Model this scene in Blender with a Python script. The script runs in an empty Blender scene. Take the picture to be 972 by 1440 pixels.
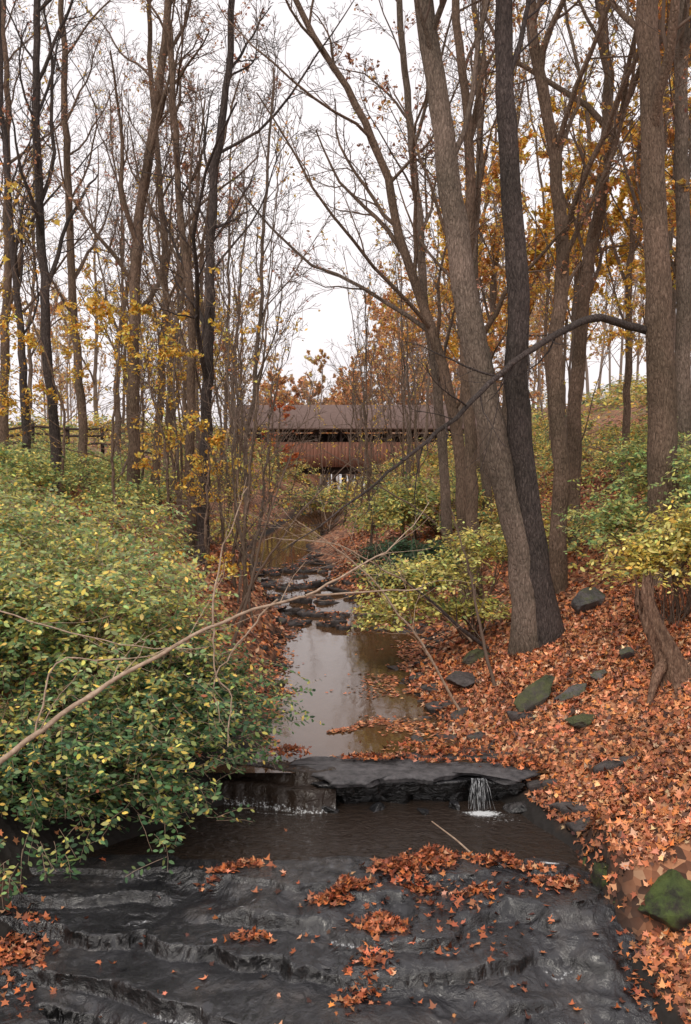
import bpy, math
import numpy as np
from mathutils import Vector
RNG = np.random.default_rng(11)
PI = math.pi

# ------------------------------------------------------------------ noise
def _hash(ix, iy, s):
    h = np.sin(ix*127.1 + iy*311.7 + s*74.7)*43758.5453
    return h - np.floor(h)
def vnoise(x, y, s=0):
    x = np.asarray(x, float); y = np.asarray(y, float)
    ix = np.floor(x); iy = np.floor(y); fx = x-ix; fy = y-iy
    fx = fx*fx*(3-2*fx); fy = fy*fy*(3-2*fy)
    a = _hash(ix, iy, s); b = _hash(ix+1, iy, s); c = _hash(ix, iy+1, s); d = _hash(ix+1, iy+1, s)
    return (a*(1-fx)+b*fx)*(1-fy) + (c*(1-fx)+d*fx)*fy
def fbm(x, y, s=0, o=4):
    t = 0; a = .5; tot = 0
    for i in range(o):
        t = t + a*vnoise(x*2**i+i*17.3, y*2**i-i*9.1, s+i); tot += a; a *= .5
    return t/tot*2-1
def sstep(a, b, x):
    t = np.clip((x-a)/(b-a), 0, 1); return t*t*(3-2*t)
def norm(v):
    return v/np.maximum(np.linalg.norm(v, axis=-1, keepdims=True), 1e-9)

# ------------------------------------------------------------------ mesh helpers
def make_mesh(name, verts, faces, mat, cols=None, smooth=False, parent=None, nfirst=None):
    """faces: list of int arrays (F,k).  mat may be (thick, thin); faces whose first vertex >= nfirst use the second"""
    verts = np.asarray(verts, np.float32).reshape(-1, 3)
    if not isinstance(faces, (list, tuple)): faces = [faces]
    me = bpy.data.meshes.new(name)
    me.vertices.add(len(verts)); me.vertices.foreach_set("co", verts.ravel())
    loops = np.concatenate([f.ravel() for f in faces]).astype(np.int32)
    starts = []; o = 0
    for f in faces:
        n, k = f.shape
        starts.append(o+np.arange(n)*k); o += n*k
    starts = np.concatenate(starts).astype(np.int32)
    me.loops.add(len(loops)); me.loops.foreach_set("vertex_index", loops)
    me.polygons.add(len(starts)); me.polygons.foreach_set("loop_start", starts)
    if smooth: me.polygons.foreach_set("use_smooth", np.ones(len(starts), bool))
    if isinstance(mat, tuple):
        for m in mat: me.materials.append(m)
        first = np.concatenate([f[:, 0] for f in faces])
        me.polygons.foreach_set("material_index", (first >= nfirst).astype(np.int32))
    elif mat: me.materials.append(mat)
    me.update(calc_edges=True)
    if cols is not None:
        ca = me.color_attributes.new("Col", 'FLOAT_COLOR', 'POINT')
        c = np.ones((len(verts), 4), np.float32); c[:, :cols.shape[1]] = cols
        ca.data.foreach_set("color", c.ravel())
    ob = bpy.data.objects.new(name, me)
    bpy.context.scene.collection.objects.link(ob)
    if parent: ob.parent = parent
    return ob

def empty(name, loc=(0, 0, 0)):
    e = bpy.data.objects.new(name, None); e.location = loc; e.empty_display_size = .3
    bpy.context.scene.collection.objects.link(e); return e

def tubes(P, R, s):
    N, n, _ = P.shape
    T = np.empty_like(P); T[:, 1:-1] = P[:, 2:]-P[:, :-2]; T[:, 0] = P[:, 1]-P[:, 0]; T[:, -1] = P[:, -1]-P[:, -2]
    T = norm(T)
    ref = np.where(np.abs(T[:, :1, 2:3]) < .8, np.array([0, 0, 1.]), np.array([1., 0, 0]))
    U = norm(ref-(ref*T).sum(-1, keepdims=True)*T); V = np.cross(T, U)
    a = np.arange(s)/s*2*PI
    ring = U[:, :, None]*np.cos(a)[None, None, :, None]+V[:, :, None]*np.sin(a)[None, None, :, None]
    verts = P[:, :, None]+ring*R[:, :, None, None]
    idx = np.arange(N*n*s).reshape(N, n, s)
    q = np.stack([idx[:, :-1], np.roll(idx, -1, 2)[:, :-1], np.roll(idx, -1, 2)[:, 1:], idx[:, 1:]], -1).reshape(-1, 4)
    return verts.reshape(-1, 3), q

def merge(parts):
    V = []; F = {}; o = 0
    for v, f in parts:
        V.append(v); F.setdefault(f.shape[1], []).append(f+o); o += len(v)
    return np.concatenate(V), [np.concatenate(x) for x in F.values()]

def box(x0, x1, y0, y1, z0, z1):
    v = np.array([[x, y, z] for x in (x0, x1) for y in (y0, y1) for z in (z0, z1)], float)
    f = np.array([[0, 1, 3, 2], [4, 6, 7, 5], [0, 4, 5, 1], [2, 3, 7, 6], [0, 2, 6, 4], [1, 5, 7, 3]])
    return v, f

def grid(xs, ys, zf):
    X, Y = np.meshgrid(xs, ys); Z = zf(X, Y)
    nx = len(xs); ny = len(ys)
    idx = np.arange(nx*ny).reshape(ny, nx)
    q = np.stack([idx[:-1, :-1], idx[:-1, 1:], idx[1:, 1:], idx[1:, :-1]], -1).reshape(-1, 4)
    return np.stack([X, Y, Z], -1).reshape(-1, 3), q

# ------------------------------------------------------------------ materials
def mat_new(name):
    m = bpy.data.materials.new(name); m.use_nodes = True
    nt = m.node_tree
    for n in list(nt.nodes): nt.nodes.remove(n)
    out = nt.nodes.new('ShaderNodeOutputMaterial')
    return m, nt, out
def nd(nt, t, **kw):
    n = nt.nodes.new(t)
    for k, v in kw.items():
        if k.startswith('_'): setattr(n, k[1:], v)
        else: n.inputs[k.replace('__', ' ')].default_value = v
    return n
def ramp(nt, stops):
    r = nt.nodes.new('ShaderNodeValToRGB')
    e = r.color_ramp.elements
    while len(e) < len(stops): e.new(.5)
    for i, (p, c) in enumerate(stops):
        e[i].position = p; e[i].color = (*c, 1)
    return r

def leaf_material(name, transl=.35, rough=.5):
    m, nt, out = mat_new(name); L = nt.links.new
    at = nd(nt, 'ShaderNodeVertexColor', _layer_name="Col")
    b = nd(nt, 'ShaderNodeBsdfPrincipled'); b.inputs['Roughness'].default_value = rough
    b.inputs['Specular IOR Level'].default_value = .3
    L(at.outputs[0], b.inputs['Base Color'])
    if transl > 0:
        t = nd(nt, 'ShaderNodeBsdfTranslucent'); mx = nd(nt, 'ShaderNodeMixShader', Fac=transl)
        L(at.outputs[0], t.inputs['Color'])
        L(b.outputs[0], mx.inputs[1]); L(t.outputs[0], mx.inputs[2]); L(mx.outputs[0], out.inputs[0])
    else: L(b.outputs[0], out.inputs[0])
    return m

def bark_material(name, c0, c1, c2, scale=1.0, rough=.9):
    m, nt, out = mat_new(name); L = nt.links.new
    tc = nd(nt, 'ShaderNodeTexCoord'); mp = nd(nt, 'ShaderNodeMapping')
    mp.inputs['Scale'].default_value = (11*scale, 11*scale, 3.4*scale)
    L(tc.outputs['Object'], mp.inputs[0])
    n1 = nd(nt, 'ShaderNodeTexNoise', Scale=3.0, Detail=5.0, Roughness=.7); L(mp.outputs[0], n1.inputs['Vector'])
    v = nd(nt, 'ShaderNodeTexVoronoi', Scale=2.6, _feature='DISTANCE_TO_EDGE'); L(mp.outputs[0], v.inputs['Vector'])
    n2 = nd(nt, 'ShaderNodeTexNoise', Scale=1.1, Detail=4.0); L(tc.outputs['Object'], n2.inputs['Vector'])
    r = ramp(nt, [(.3, c0), (.55, c1), (.75, c2)]); L(n1.outputs[0], r.inputs[0])
    mul = nd(nt, 'ShaderNodeMix', _data_type='RGBA', _blend_type='MULTIPLY'); mul.inputs[0].default_value = .4
    L(r.outputs[0], mul.inputs[6])
    r2 = ramp(nt, [(.0, (.3, .3, .3)), (.22, (1, 1, 1))]); L(v.outputs[0], r2.inputs[0]); L(r2.outputs[0], mul.inputs[7])
    mul2 = nd(nt, 'ShaderNodeMix', _data_type='RGBA', _blend_type='MULTIPLY'); mul2.inputs[0].default_value = .8
    r3 = ramp(nt, [(.3, (.5, .52, .46)), (.7, (1.15, 1.1, 1.05))]); L(n2.outputs[0], r3.inputs[0])
    L(mul.outputs[2], mul2.inputs[6]); L(r3.outputs[0], mul2.inputs[7])
    b = nd(nt, 'ShaderNodeBsdfPrincipled', Roughness=rough); b.inputs['Specular IOR Level'].default_value = .2
    L(mul2.outputs[2], b.inputs['Base Color'])
    ad = nd(nt, 'ShaderNodeMath', _operation='MULTIPLY_ADD'); L(r2.outputs[0], ad.inputs[0]); ad.inputs[1].default_value = .5; L(n1.outputs[0], ad.inputs[2])
    bp = nd(nt, 'ShaderNodeBump', Strength=.8, Distance=.035); L(ad.outputs[0], bp.inputs['Height']); L(bp.outputs[0], b.inputs['Normal'])
    L(b.outputs[0], out.inputs[0]); return m
def plain(name, c, rough=.9, spec=.2):
    m, nt, out = mat_new(name)
    b = nd(nt, 'ShaderNodeBsdfPrincipled', Roughness=rough); b.inputs['Base Color'].default_value = (*c, 1); b.inputs['Specular IOR Level'].default_value = spec
    nt.links.new(b.outputs[0], out.inputs[0]); return m

def simple_material(name, stops, scale=4, rough=.8, bump=.3, stretch=(1, 1, 1), spec=.3, dist=.02):
    m, nt, out = mat_new(name); L = nt.links.new
    tc = nd(nt, 'ShaderNodeTexCoord'); mp = nd(nt, 'ShaderNodeMapping'); mp.inputs['Scale'].default_value = stretch
    L(tc.outputs['Object'], mp.inputs[0])
    n1 = nd(nt, 'ShaderNodeTexNoise', Scale=scale, Detail=8.0, Roughness=.65); L(mp.outputs[0], n1.inputs['Vector'])
    r = ramp(nt, stops); L(n1.outputs[0], r.inputs[0])
    b = nd(nt, 'ShaderNodeBsdfPrincipled', Roughness=rough); b.inputs['Specular IOR Level'].default_value = spec
    L(r.outputs[0], b.inputs['Base Color'])
    bp = nd(nt, 'ShaderNodeBump', Strength=bump, Distance=dist); L(n1.outputs[0], bp.inputs['Height']); L(bp.outputs[0], b.inputs['Normal'])
    L(b.outputs[0], out.inputs[0]); return m

M_leaf = leaf_material("leaf_green", .35)
M_litter = leaf_material("leaf_dry", 0, .6)
def barks(n, a, b, c): return (bark_material(n, a, b, c), plain(n+"_twig", tuple(.6*x for x in b)))
M_bark = barks("bark_brown", (.09, .062, .047), (.235, .165, .125), (.38, .28, .22))
M_bark_dark = barks("bark_dark", (.035, .028, .028), (.10, .08, .075), (.2, .165, .155))
M_bark_grey = barks("bark_grey", (.10, .075, .062), (.26, .2, .165), (.42, .335, .28))
M_twig = simple_material("pale_twig_bark", [(.3, (.22, .15, .10)), (.7, (.52, .39, .29))], 20, .8)
M_bark_haze = plain("bark_far_haze", (.25, .2, .17))  # paler bark colour stands in for haze over the distant trees

def ground_material():
    m, nt, out = mat_new("leaf_litter_soil"); L = nt.links.new
    tc = nd(nt, 'ShaderNodeTexCoord')
    v = nd(nt, 'ShaderNodeTexVoronoi', Scale=11.0); L(tc.outputs['Object'], v.inputs['Vector'])
    sep = nd(nt, 'ShaderNodeSeparateColor'); L(v.outputs['Color'], sep.inputs[0])
    r = ramp(nt, [(.0, (.05, .024, .015)), (.3, (.16, .066, .034)), (.6, (.31, .125, .06)), (.85, (.42, .19, .095)), (1, (.48, .28, .16))])
    L(sep.outputs[0], r.inputs[0])
    n = nd(nt, 'ShaderNodeTexNoise', Scale=.35, Detail=5.0); L(tc.outputs['Object'], n.inputs['Vector'])
    r2 = ramp(nt, [(.5, (0, 0, 0)), (.66, (1, 1, 1))]); L(n.outputs[0], r2.inputs[0])
    at = nd(nt, 'ShaderNodeVertexColor', _layer_name="Col")
    sp = nd(nt, 'ShaderNodeSeparateColor'); L(at.outputs[0], sp.inputs[0])
    mg = nd(nt, 'ShaderNodeMath', _operation='MULTIPLY'); L(r2.outputs[0], mg.inputs[0]); L(sp.outputs[1], mg.inputs[1])
    mx = nd(nt, 'ShaderNodeMix', _data_type='RGBA'); L(mg.outputs[0], mx.inputs[0]); L(r.outputs[0], mx.inputs[6]); mx.inputs[7].default_value = (.09, .12, .035, 1)
    mw = nd(nt, 'ShaderNodeMix', _data_type='RGBA'); L(sp.outputs[0], mw.inputs[0]); L(mx.outputs[2], mw.inputs[6]); mw.inputs[7].default_value = (.012, .009, .007, 1)
    b = nd(nt, 'ShaderNodeBsdfPrincipled', Roughness=.85); L(mw.outputs[2], b.inputs['Base Color'])
    ad = nd(nt, 'ShaderNodeMath', _operation='ADD'); L(v.outputs['Distance'], ad.inputs[0]); L(sep.outputs[1], ad.inputs[1])
    bp = nd(nt, 'ShaderNodeBump', Strength=.6, Distance=.04); L(ad.outputs[0], bp.inputs['Height']); L(bp.outputs[0], b.inputs['Normal'])
    L(b.outputs[0], out.inputs[0]); return m
M_ground = ground_material()

def foam_mix(nt, out, b, vec, scale, lo=.9, hi=1.02):
    L = nt.links.new
    at = nd(nt, 'ShaderNodeVertexColor', _layer_name="Col"); sp = nd(nt, 'ShaderNodeSeparateColor'); L(at.outputs[0], sp.inputs[0])
    n2 = nd(nt, 'ShaderNodeTexNoise', Scale=scale, Detail=5.0, Roughness=.8); L(vec, n2.inputs['Vector'])
    s = nd(nt, 'ShaderNodeMath', _operation='ADD'); L(sp.outputs[0], s.inputs[0]); L(n2.outputs[0], s.inputs[1])
    r = ramp(nt, [(lo-.3, (0, 0, 0)), (hi-.3, (1, 1, 1))])
    sb = nd(nt, 'ShaderNodeMath', _operation='SUBTRACT'); L(s.outputs[0], sb.inputs[0]); sb.inputs[1].default_value = .3; L(sb.outputs[0], r.inputs[0])
    d = nd(nt, 'ShaderNodeBsdfPrincipled', Roughness=.5); d.inputs['Base Color'].default_value = (.62, .64, .65, 1)
    mx = nd(nt, 'ShaderNodeMixShader'); L(r.outputs[0], mx.inputs[0]); L(b.outputs[0], mx.inputs[1]); L(d.outputs[0], mx.inputs[2]); L(mx.outputs[0], out.inputs[0])
def water_material(name, base, scale, strength, foamy=False, stretch=(1, 1, 1), rough=.03, dist=.03):
    m, nt, out = mat_new(name); L = nt.links.new
    tc = nd(nt, 'ShaderNodeTexCoord'); mp = nd(nt, 'ShaderNodeMapping'); mp.inputs['Scale'].default_value = stretch
    L(tc.outputs['Object'], mp.inputs[0])
    n = nd(nt, 'ShaderNodeTexNoise', Scale=scale, Detail=4.0, Roughness=.55, Distortion=.6); L(mp.outputs[0], n.inputs['Vector'])
    b = nd(nt, 'ShaderNodeBsdfPrincipled', Roughness=rough, IOR=1.34)
    b.inputs['Base Color'].default_value = (*base, 1)
    bp = nd(nt, 'ShaderNodeBump', Strength=strength, Distance=dist); L(n.outputs[0], bp.inputs['Height']); L(bp.outputs[0], b.inputs['Normal'])
    if foamy: foam_mix(nt, out, b, tc.outputs['Object'], 26.0)
    else: L(b.outputs[0], out.inputs[0])
    return m
M_water = water_material("still_water", (.10, .052, .024), 4, .10, stretch=(1, .5, 1), rough=.05)
M_water2 = water_material("rippled_water", (.03, .021, .016), 9, 1.0, True, stretch=(1, 1.3, 1), dist=.05)

def wetrock_material():
    m, nt, out = mat_new("wet_black_shale"); L = nt.links.new
    tc = nd(nt, 'ShaderNodeTexCoord'); ge = nd(nt, 'ShaderNodeNewGeometry')
    n = nd(nt, 'ShaderNodeTexNoise', Scale=1.3, Detail=9.0, Roughness=.72); L(tc.outputs['Object'], n.inputs['Vector'])
    mp = nd(nt, 'ShaderNodeMapping'); mp.inputs['Scale'].default_value = (1.0, .8, 1); L(tc.outputs['Object'], mp.inputs[0])
    n3 = nd(nt, 'ShaderNodeTexNoise', Scale=7.0, Detail=6.0, Roughness=.6, Distortion=.8); L(mp.outputs[0], n3.inputs['Vector'])
    r = ramp(nt, [(.34, (.009, .009, .011)), (.52, (.026, .026, .029)), (.7, (.07, .062, .058))]); L(n.outputs[0], r.inputs[0])
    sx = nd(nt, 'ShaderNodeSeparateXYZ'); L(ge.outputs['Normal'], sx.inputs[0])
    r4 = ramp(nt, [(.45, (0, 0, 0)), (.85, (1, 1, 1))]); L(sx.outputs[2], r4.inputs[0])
    mx = nd(nt, 'ShaderNodeMix', _data_type='RGBA'); L(r4.outputs[0], mx.inputs[0]); mx.inputs[6].default_value = (.005, .005, .005, 1); L(r.outputs[0], mx.inputs[7])  # shade painted onto steep risers; lighter tread colour stands in for sky sheen
    b = nd(nt, 'ShaderNodeBsdfPrincipled', IOR=1.5); L(mx.outputs[2], b.inputs['Base Color'])
    rr = ramp(nt, [(.44, (.03, .03, .03)), (.62, (.28, .28, .28))]); L(n.outputs[0], rr.inputs[0]); L(rr.outputs[0], b.inputs['Roughness'])
    b.inputs['Coat Weight'].default_value = .7; b.inputs['Coat Roughness'].default_value = .03; b.inputs['Coat IOR'].default_value = 1.34
    bp = nd(nt, 'ShaderNodeBump', Strength=.8, Distance=.06); L(n3.outputs[0], bp.inputs['Height']); L(bp.outputs[0], b.inputs['Normal']); L(bp.outputs[0], b.inputs['Coat Normal'])
    foam_mix(nt, out, b, tc.outputs['Object'], 30.0, .95, 1.12)
    return m
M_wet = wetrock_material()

def mossrock_material(name, amount, c0=(.03, .028, .03), c1=(.16, .145, .14), moss=((.025, .035, .014), (.11, .115, .04))):
    m, nt, out = mat_new(name); L = nt.links.new
    tc = nd(nt, 'ShaderNodeTexCoord'); ge = nd(nt, 'ShaderNodeNewGeometry')
    n = nd(nt, 'ShaderNodeTexNoise', Scale=6.0, Detail=9.0, Roughness=.75); L(tc.outputs['Object'], n.inputs['Vector'])
    n2 = nd(nt, 'ShaderNodeTexNoise', Scale=4.5, Detail=8.0, Roughness=.75); L(tc.outputs['Object'], n2.inputs['Vector'])
    r = ramp(nt, [(.3, c0), (.7, c1)]); L(n.outputs[0], r.inputs[0])
    sx = nd(nt, 'ShaderNodeSeparateXYZ'); L(ge.outputs['Normal'], sx.inputs[0])
    ma = nd(nt, 'ShaderNodeMath', _operation='MULTIPLY_ADD'); L(sx.outputs[2], ma.inputs[0]); ma.inputs[1].default_value = .12; L(n2.outputs[0], ma.inputs[2])
    r2 = ramp(nt, [(1-amount-.05, (0, 0, 0)), (1-amount+.1, (1, 1, 1))]); L(ma.outputs[0], r2.inputs[0])
    rm = ramp(nt, [(.3, moss[0]), (.7, moss[1])]); L(n.outputs[0], rm.inputs[0])
    mx = nd(nt, 'ShaderNodeMix', _data_type='RGBA'); L(r2.outputs[0], mx.inputs[0]); L(r.outputs[0], mx.inputs[6]); L(rm.outputs[0], mx.inputs[7])
    b = nd(nt, 'ShaderNodeBsdfPrincipled', Roughness=.7); L(mx.outputs[2], b.inputs['Base Color'])
    bp = nd(nt, 'ShaderNodeBump', Strength=1, Distance=.05); L(n.outputs[0], bp.inputs['Height']); L(bp.outputs[0], b.inputs['Normal'])
    L(b.outputs[0], out.inputs[0]); return m
M_rock = mossrock_material("lichen_rock", .40)
M_moss = mossrock_material("mossy_rock", .48, (.012, .012, .01), (.10, .085, .07))
M_moss2 = mossrock_material("dark_mossy_rock", .50, (.006, .006, .005), (.05, .04, .03), ((.02, .035, .008), (.10, .14, .03)))
M_slab = mossrock_material("grey_shale", .15, (.02, .02, .022), (.16, .15, .155))
M_creekstone = mossrock_material("creek_stone", .28, (.02, .018, .018), (.12, .10, .095))

# ------------------------------------------------------------------ terrain
LY = np.array([-60, 0, 8.4, 9.5, 10.3, 10.9, 12.3, 13.1, 15.2, 17.6, 20.8, 23, 27, 35, 50, 70, 110, 400])
LX = np.array([-6, -5, -3.75, -3.5, -3.3, -2.8, -1.7, -1.1, -1.15, -1.25, -1.4, -1.4, -2.4, -3.6, -2.6, -2, -1.8, -3])
RX = np.array([6, 4.4, 2.95, 2.6, 2.6, 2.55, 2.2, 1.6, 1.35, 1.05, 1.9, 1.0, -.2, -1.4, -.2, 1.6, 1.6, 3])
WY = np.array([-60, 0, 8, 10.3, 12.15, 12.45, 24, 26, 30, 50, 70, 110, 400])
WZ = np.array([-6, -3.6, -1.15, -.45, -.42, 0, 0, .15, .3, .45, .5, .7, 3])
BY = np.array([-60, 0, 8, 10.5, 12, 14.5, 24, 30, 50, 70, 110, 400])
BZ = np.array([-6, -3.3, -1.0, -.4, -.25, 0, 0, .3, .45, .5, .7, 3])
def wobL(y): return .26*fbm(y*.8, y*0+3.1, 5, 4)
def wobR(y): return .5*fbm(y*.9, y*0+7.7, 9, 4)*sstep(12, 14, y)+.15*fbm(y*.8, y*0+7.7, 9, 3)
def bankinfo(x, y):
    L = np.interp(y, LY, LX)+wobL(y); R = np.interp(y, LY, RX)+wobR(y)
    return L-x, x-R
def ground(x, y):
    x = np.asarray(x, float); y = np.asarray(y, float)
    dl, dr = bankinfo(x, y); B = np.interp(y, BY, BZ)
    ye = y+.10*fbm(x*2.5, x*0+2, 77, 3)
    stp = .55*sstep(9.34, 9.5, ye)*(1-sstep(10.3, 11.3, y))
    hl = 3.5*(1-np.exp(-np.maximum(dl, 0)*.95/3.5))
    lowr = sstep(0, .9, dr)*.28+.19
    hr = 6.6*(1-np.exp(-np.maximum(dr, 0)*lowr/6.6)) + stp*sstep(0, .15, dr)
    hr = hr + sstep(9, 24, dr)*2.0*sstep(15, 30, y)
    d = np.maximum(dl, dr)
    bank = np.where(dl > 0, hl, hr)
    amp = .12*sstep(0, 1.5, d)+.35*sstep(4, 15, d)
    nz = fbm(x*.9, y*.9, 21, 4)*amp + .04*fbm(x*3, y*3, 4, 3)*sstep(-.2, .4, d)
    inner = -.45*sstep(0, .5, -d)
    near = sstep(0, 250, np.hypot(x, y)-120)
    h = B + np.where(d > 0, bank+.03, inner) + nz + near*(3+4*fbm(x*.008, y*.008, 2, 3))
    return h

xs = np.concatenate([-np.geomspace(400, 9, 45), np.arange(-8.8, -4, .2), np.arange(-4, 7, .07), np.arange(7, 14, .2), np.geomspace(14.3, 400, 45)])
ys = np.concatenate([np.linspace(-60, 5, 25), np.arange(5.3, 8, .2), np.arange(8, 26, .08), np.arange(26, 45, .25), np.geomspace(45.4, 500, 60)])
v, q = grid(xs, ys, ground)
dl, dr = bankinfo(v[:, 0], v[:, 1]); d = np.maximum(dl, dr)
wet_shade = 1-sstep(.0, .35, d+.1*fbm(v[:, 0]*4, v[:, 1]*4, 3, 2))
wet_shade = np.maximum(wet_shade, (1-sstep(1.0, 2.2, dl))*(dl > 0)*(1-sstep(13, 15, v[:, 1]))*sstep(9.6, 10.2, v[:, 1]))  # besides the wet margin, shade under the left bush painted dark here
green = sstep(2.5, 7, dl)*.9 + sstep(3, 8, dr)*.5
make_mesh("ground", v, q, M_ground, np.stack([wet_shade, green, green*0], -1), smooth=True)

# ------------------------------------------------------------------ creek bed rock, water
def rock_core(x, y):
    xw = x+.7*fbm(x*.7, y*.7, 91, 3); yw = y+.30*x*.35+.6*fbm(x*.6+9, y*.6, 92, 3)
    slope = -.30*(10.25-np.minimum(y, 10.25))
    f = -.375+slope+.30*fbm(xw*.5+3, yw*.7, 31, 3)*sstep(10.5, 9.6, y)+.09*fbm(xw*1.3, yw*1.8, 33, 3)+.03*fbm(x*4, y*4, 34, 3)
    f = np.where(y > 9.9, np.minimum(f, -.36), f)
    f = f-.15*sstep(-1.2, -3.0, x)*sstep(10.6, 9.6, y)
    g = f+.045*np.sin(f*19+1.2)        # beds of unequal thickness
    def terr(st, off, sharp, tilt):
        t = g/st+off; fl = np.floor(t); fr = t-fl
        return st*(fl+sstep(0, sharp, fr)+tilt*(fr-.5)-off), fr
    z1, fr1 = terr(.17, .37, .10, .1); z2, fr2 = terr(.05, .1, .25, .3)
    m = sstep(-.05, .3, fbm(x*.8, y*1.1, 95, 2))
    z = z1*(1-m)+(.7*z1+.3*z2)*m
    step_on = .25+.75*sstep(-.25, .05, fbm(x*.75+5, y*1.0, 98, 3))   # steps pinch out into smooth rock
    z = g*(1-step_on)+z*step_on
    z = z+.030*fbm(x*1.6, y*2.2, 36, 3)+.016*fbm(x*5, y*6, 37, 4)+.005*fbm(x*20, y*20, 38, 2)
    z = np.where(y > 10.45, z-.5*(y-10.45), z)
    z = np.minimum(z, -.335)
    return z, fr1, step_on
def rockz(x, y): return rock_core(np.asarray(x, float), np.asarray(y, float))[0]
v, q = grid(np.arange(-5, 4.2, .016), np.arange(6.4, 11.4, .016), rockz)
_, fr, son = rock_core(v[:, 0], v[:, 1])
fo = np.exp(-((fr-.0)/.06)**2)*sstep(.12, .4, fbm(v[:, 0]*1.3, v[:, 1]*1.9, 51, 3))*.52*sstep(10.3, 10.0, v[:, 1])
wv = .06*np.sin(v[:, 0]*9)+.05*np.sin(v[:, 0]*23)
fo += .6*np.exp(-(((v[:, 0]-2.2)/.20)**2+((v[:, 1]-10.42+.2*(v[:, 0]-2.2))/.05)**2))
fo += .5*np.exp(-(((v[:, 0]+2.05)/.3)**2+((v[:, 1]-9.62-.3*(v[:, 0]+2.05)+wv)/.03)**2))
fo += .5*np.exp(-(((v[:, 0]+1.0)/.35)**2+((v[:, 1]-9.55+.1*v[:, 0]+wv)/.025)**2))
fo += .5*np.exp(-(((v[:, 0]-2.0)/.3)**2+((v[:, 1]-8.95-.2*(v[:, 0]-2.0)+wv)/.04)**2))
over = np.exp(-((fr-.13)/.05)**2)*.06*(sstep(-.3, .1, fbm(v[:, 0]*2, v[:, 1]*2, 97, 2)))*sstep(10.3, 10.1, v[:, 1])*sstep(.5, .9, son)
v[:, 1] -= over
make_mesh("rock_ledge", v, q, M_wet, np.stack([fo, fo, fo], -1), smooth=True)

yy = np.concatenate([np.arange(12.35, 26, .15), np.arange(26, 110, .5)])
uu = np.linspace(0, 1, 24)
YY, UU = np.meshgrid(yy, uu, indexing='ij')
XX = np.interp(YY, LY, LX)-.9+UU*(np.interp(YY, LY, RX)-np.interp(YY, LY, LX)+1.8)
ZZ = np.interp(YY, WY, WZ); ZZ = np.where(YY < 24, 0, ZZ)
idx = np.arange(YY.size).reshape(YY.shape)
q = np.stack([idx[:-1, :-1], idx[:-1, 1:], idx[1:, 1:], idx[1:, :-1]], -1).reshape(-1, 4)
make_mesh("creek_water", np.stack([XX, YY, ZZ], -1).reshape(-1, 3), q, M_water, smooth=True)
v, q = grid(np.arange(-3.9, 3.3, .04), np.arange(9.7, 12.75, .04), lambda X, Y: -.385+.008*fbm(X*4, Y*7, 61, 3)-.25*sstep(10.35, 9.9, Y+.2*fbm(X*1.5, Y*0, 62, 2)))
fo = .55*np.exp(-(((v[:, 0]-1.68)/.30)**2+((v[:, 1]-12.0)/.12)**2))+.34*np.exp(-(((v[:, 0]-1.9)/.6)**2+((v[:, 1]-11.75)/.22)**2))
lipx = v[:, 0]
fo += .42*np.exp(-((v[:, 1]-(12.1-.18*np.sin((lipx+1.4)*1.6)))/.05)**2)*sstep(-1.7, -1.4, lipx)*(1-sstep(-.6, -.3, lipx))
make_mesh("creek_water", v, q, M_water2, np.stack([fo, fo, fo], -1), smooth=True)

def lip(X, Y):
    e = 12.2-.22*np.sin((X+1.4)*1.6)+.12*fbm(X*3, X*0, 66, 3)
    return .015-.42*(.35*sstep(e+.42, e+.3, Y)+.65*sstep(e+.16, e, Y))+.016*fbm(X*6, Y*4, 63, 3)
wf = empty("waterfall")
v, q = grid(np.arange(-1.9, -.1, .02), np.arange(11.8, 12.75, .015), lip)
fo = .40*sstep(-.1, -.38, v[:, 2])
make_mesh("sliding_sheet", v, q, M_water2, np.stack([fo]*3, -1), smooth=True, parent=wf)
tt = np.linspace(0, 1, 12); parts = []
for i in range(26):
    x0 = 1.58+.007*i+RNG.normal(0, .012)
    dy = RNG.uniform(.02, .14); t0 = RNG.uniform(0, .25)
    P = np.stack([x0+RNG.normal(0, .05)*tt+.006*np.sin(tt*9+i), 12.24-.05*tt-dy*np.sqrt(tt), -.035-.36*tt**1.6], -1)[None]
    parts.append(tubes(P, RNG.uniform(.002, .007)*np.linspace(1, .5, 12)[None]*(1+.4*np.sin(tt*12+i*2))[None], 5))
M_foam = simple_material("white_water", [(.40, (.04, .042, .045)), (.66, (.62, .64, .66))], 22, .2, stretch=(1, 1, .4))
v, f = merge(parts); make_mesh("spout", v, f, M_foam, smooth=True, parent=wf)

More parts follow.
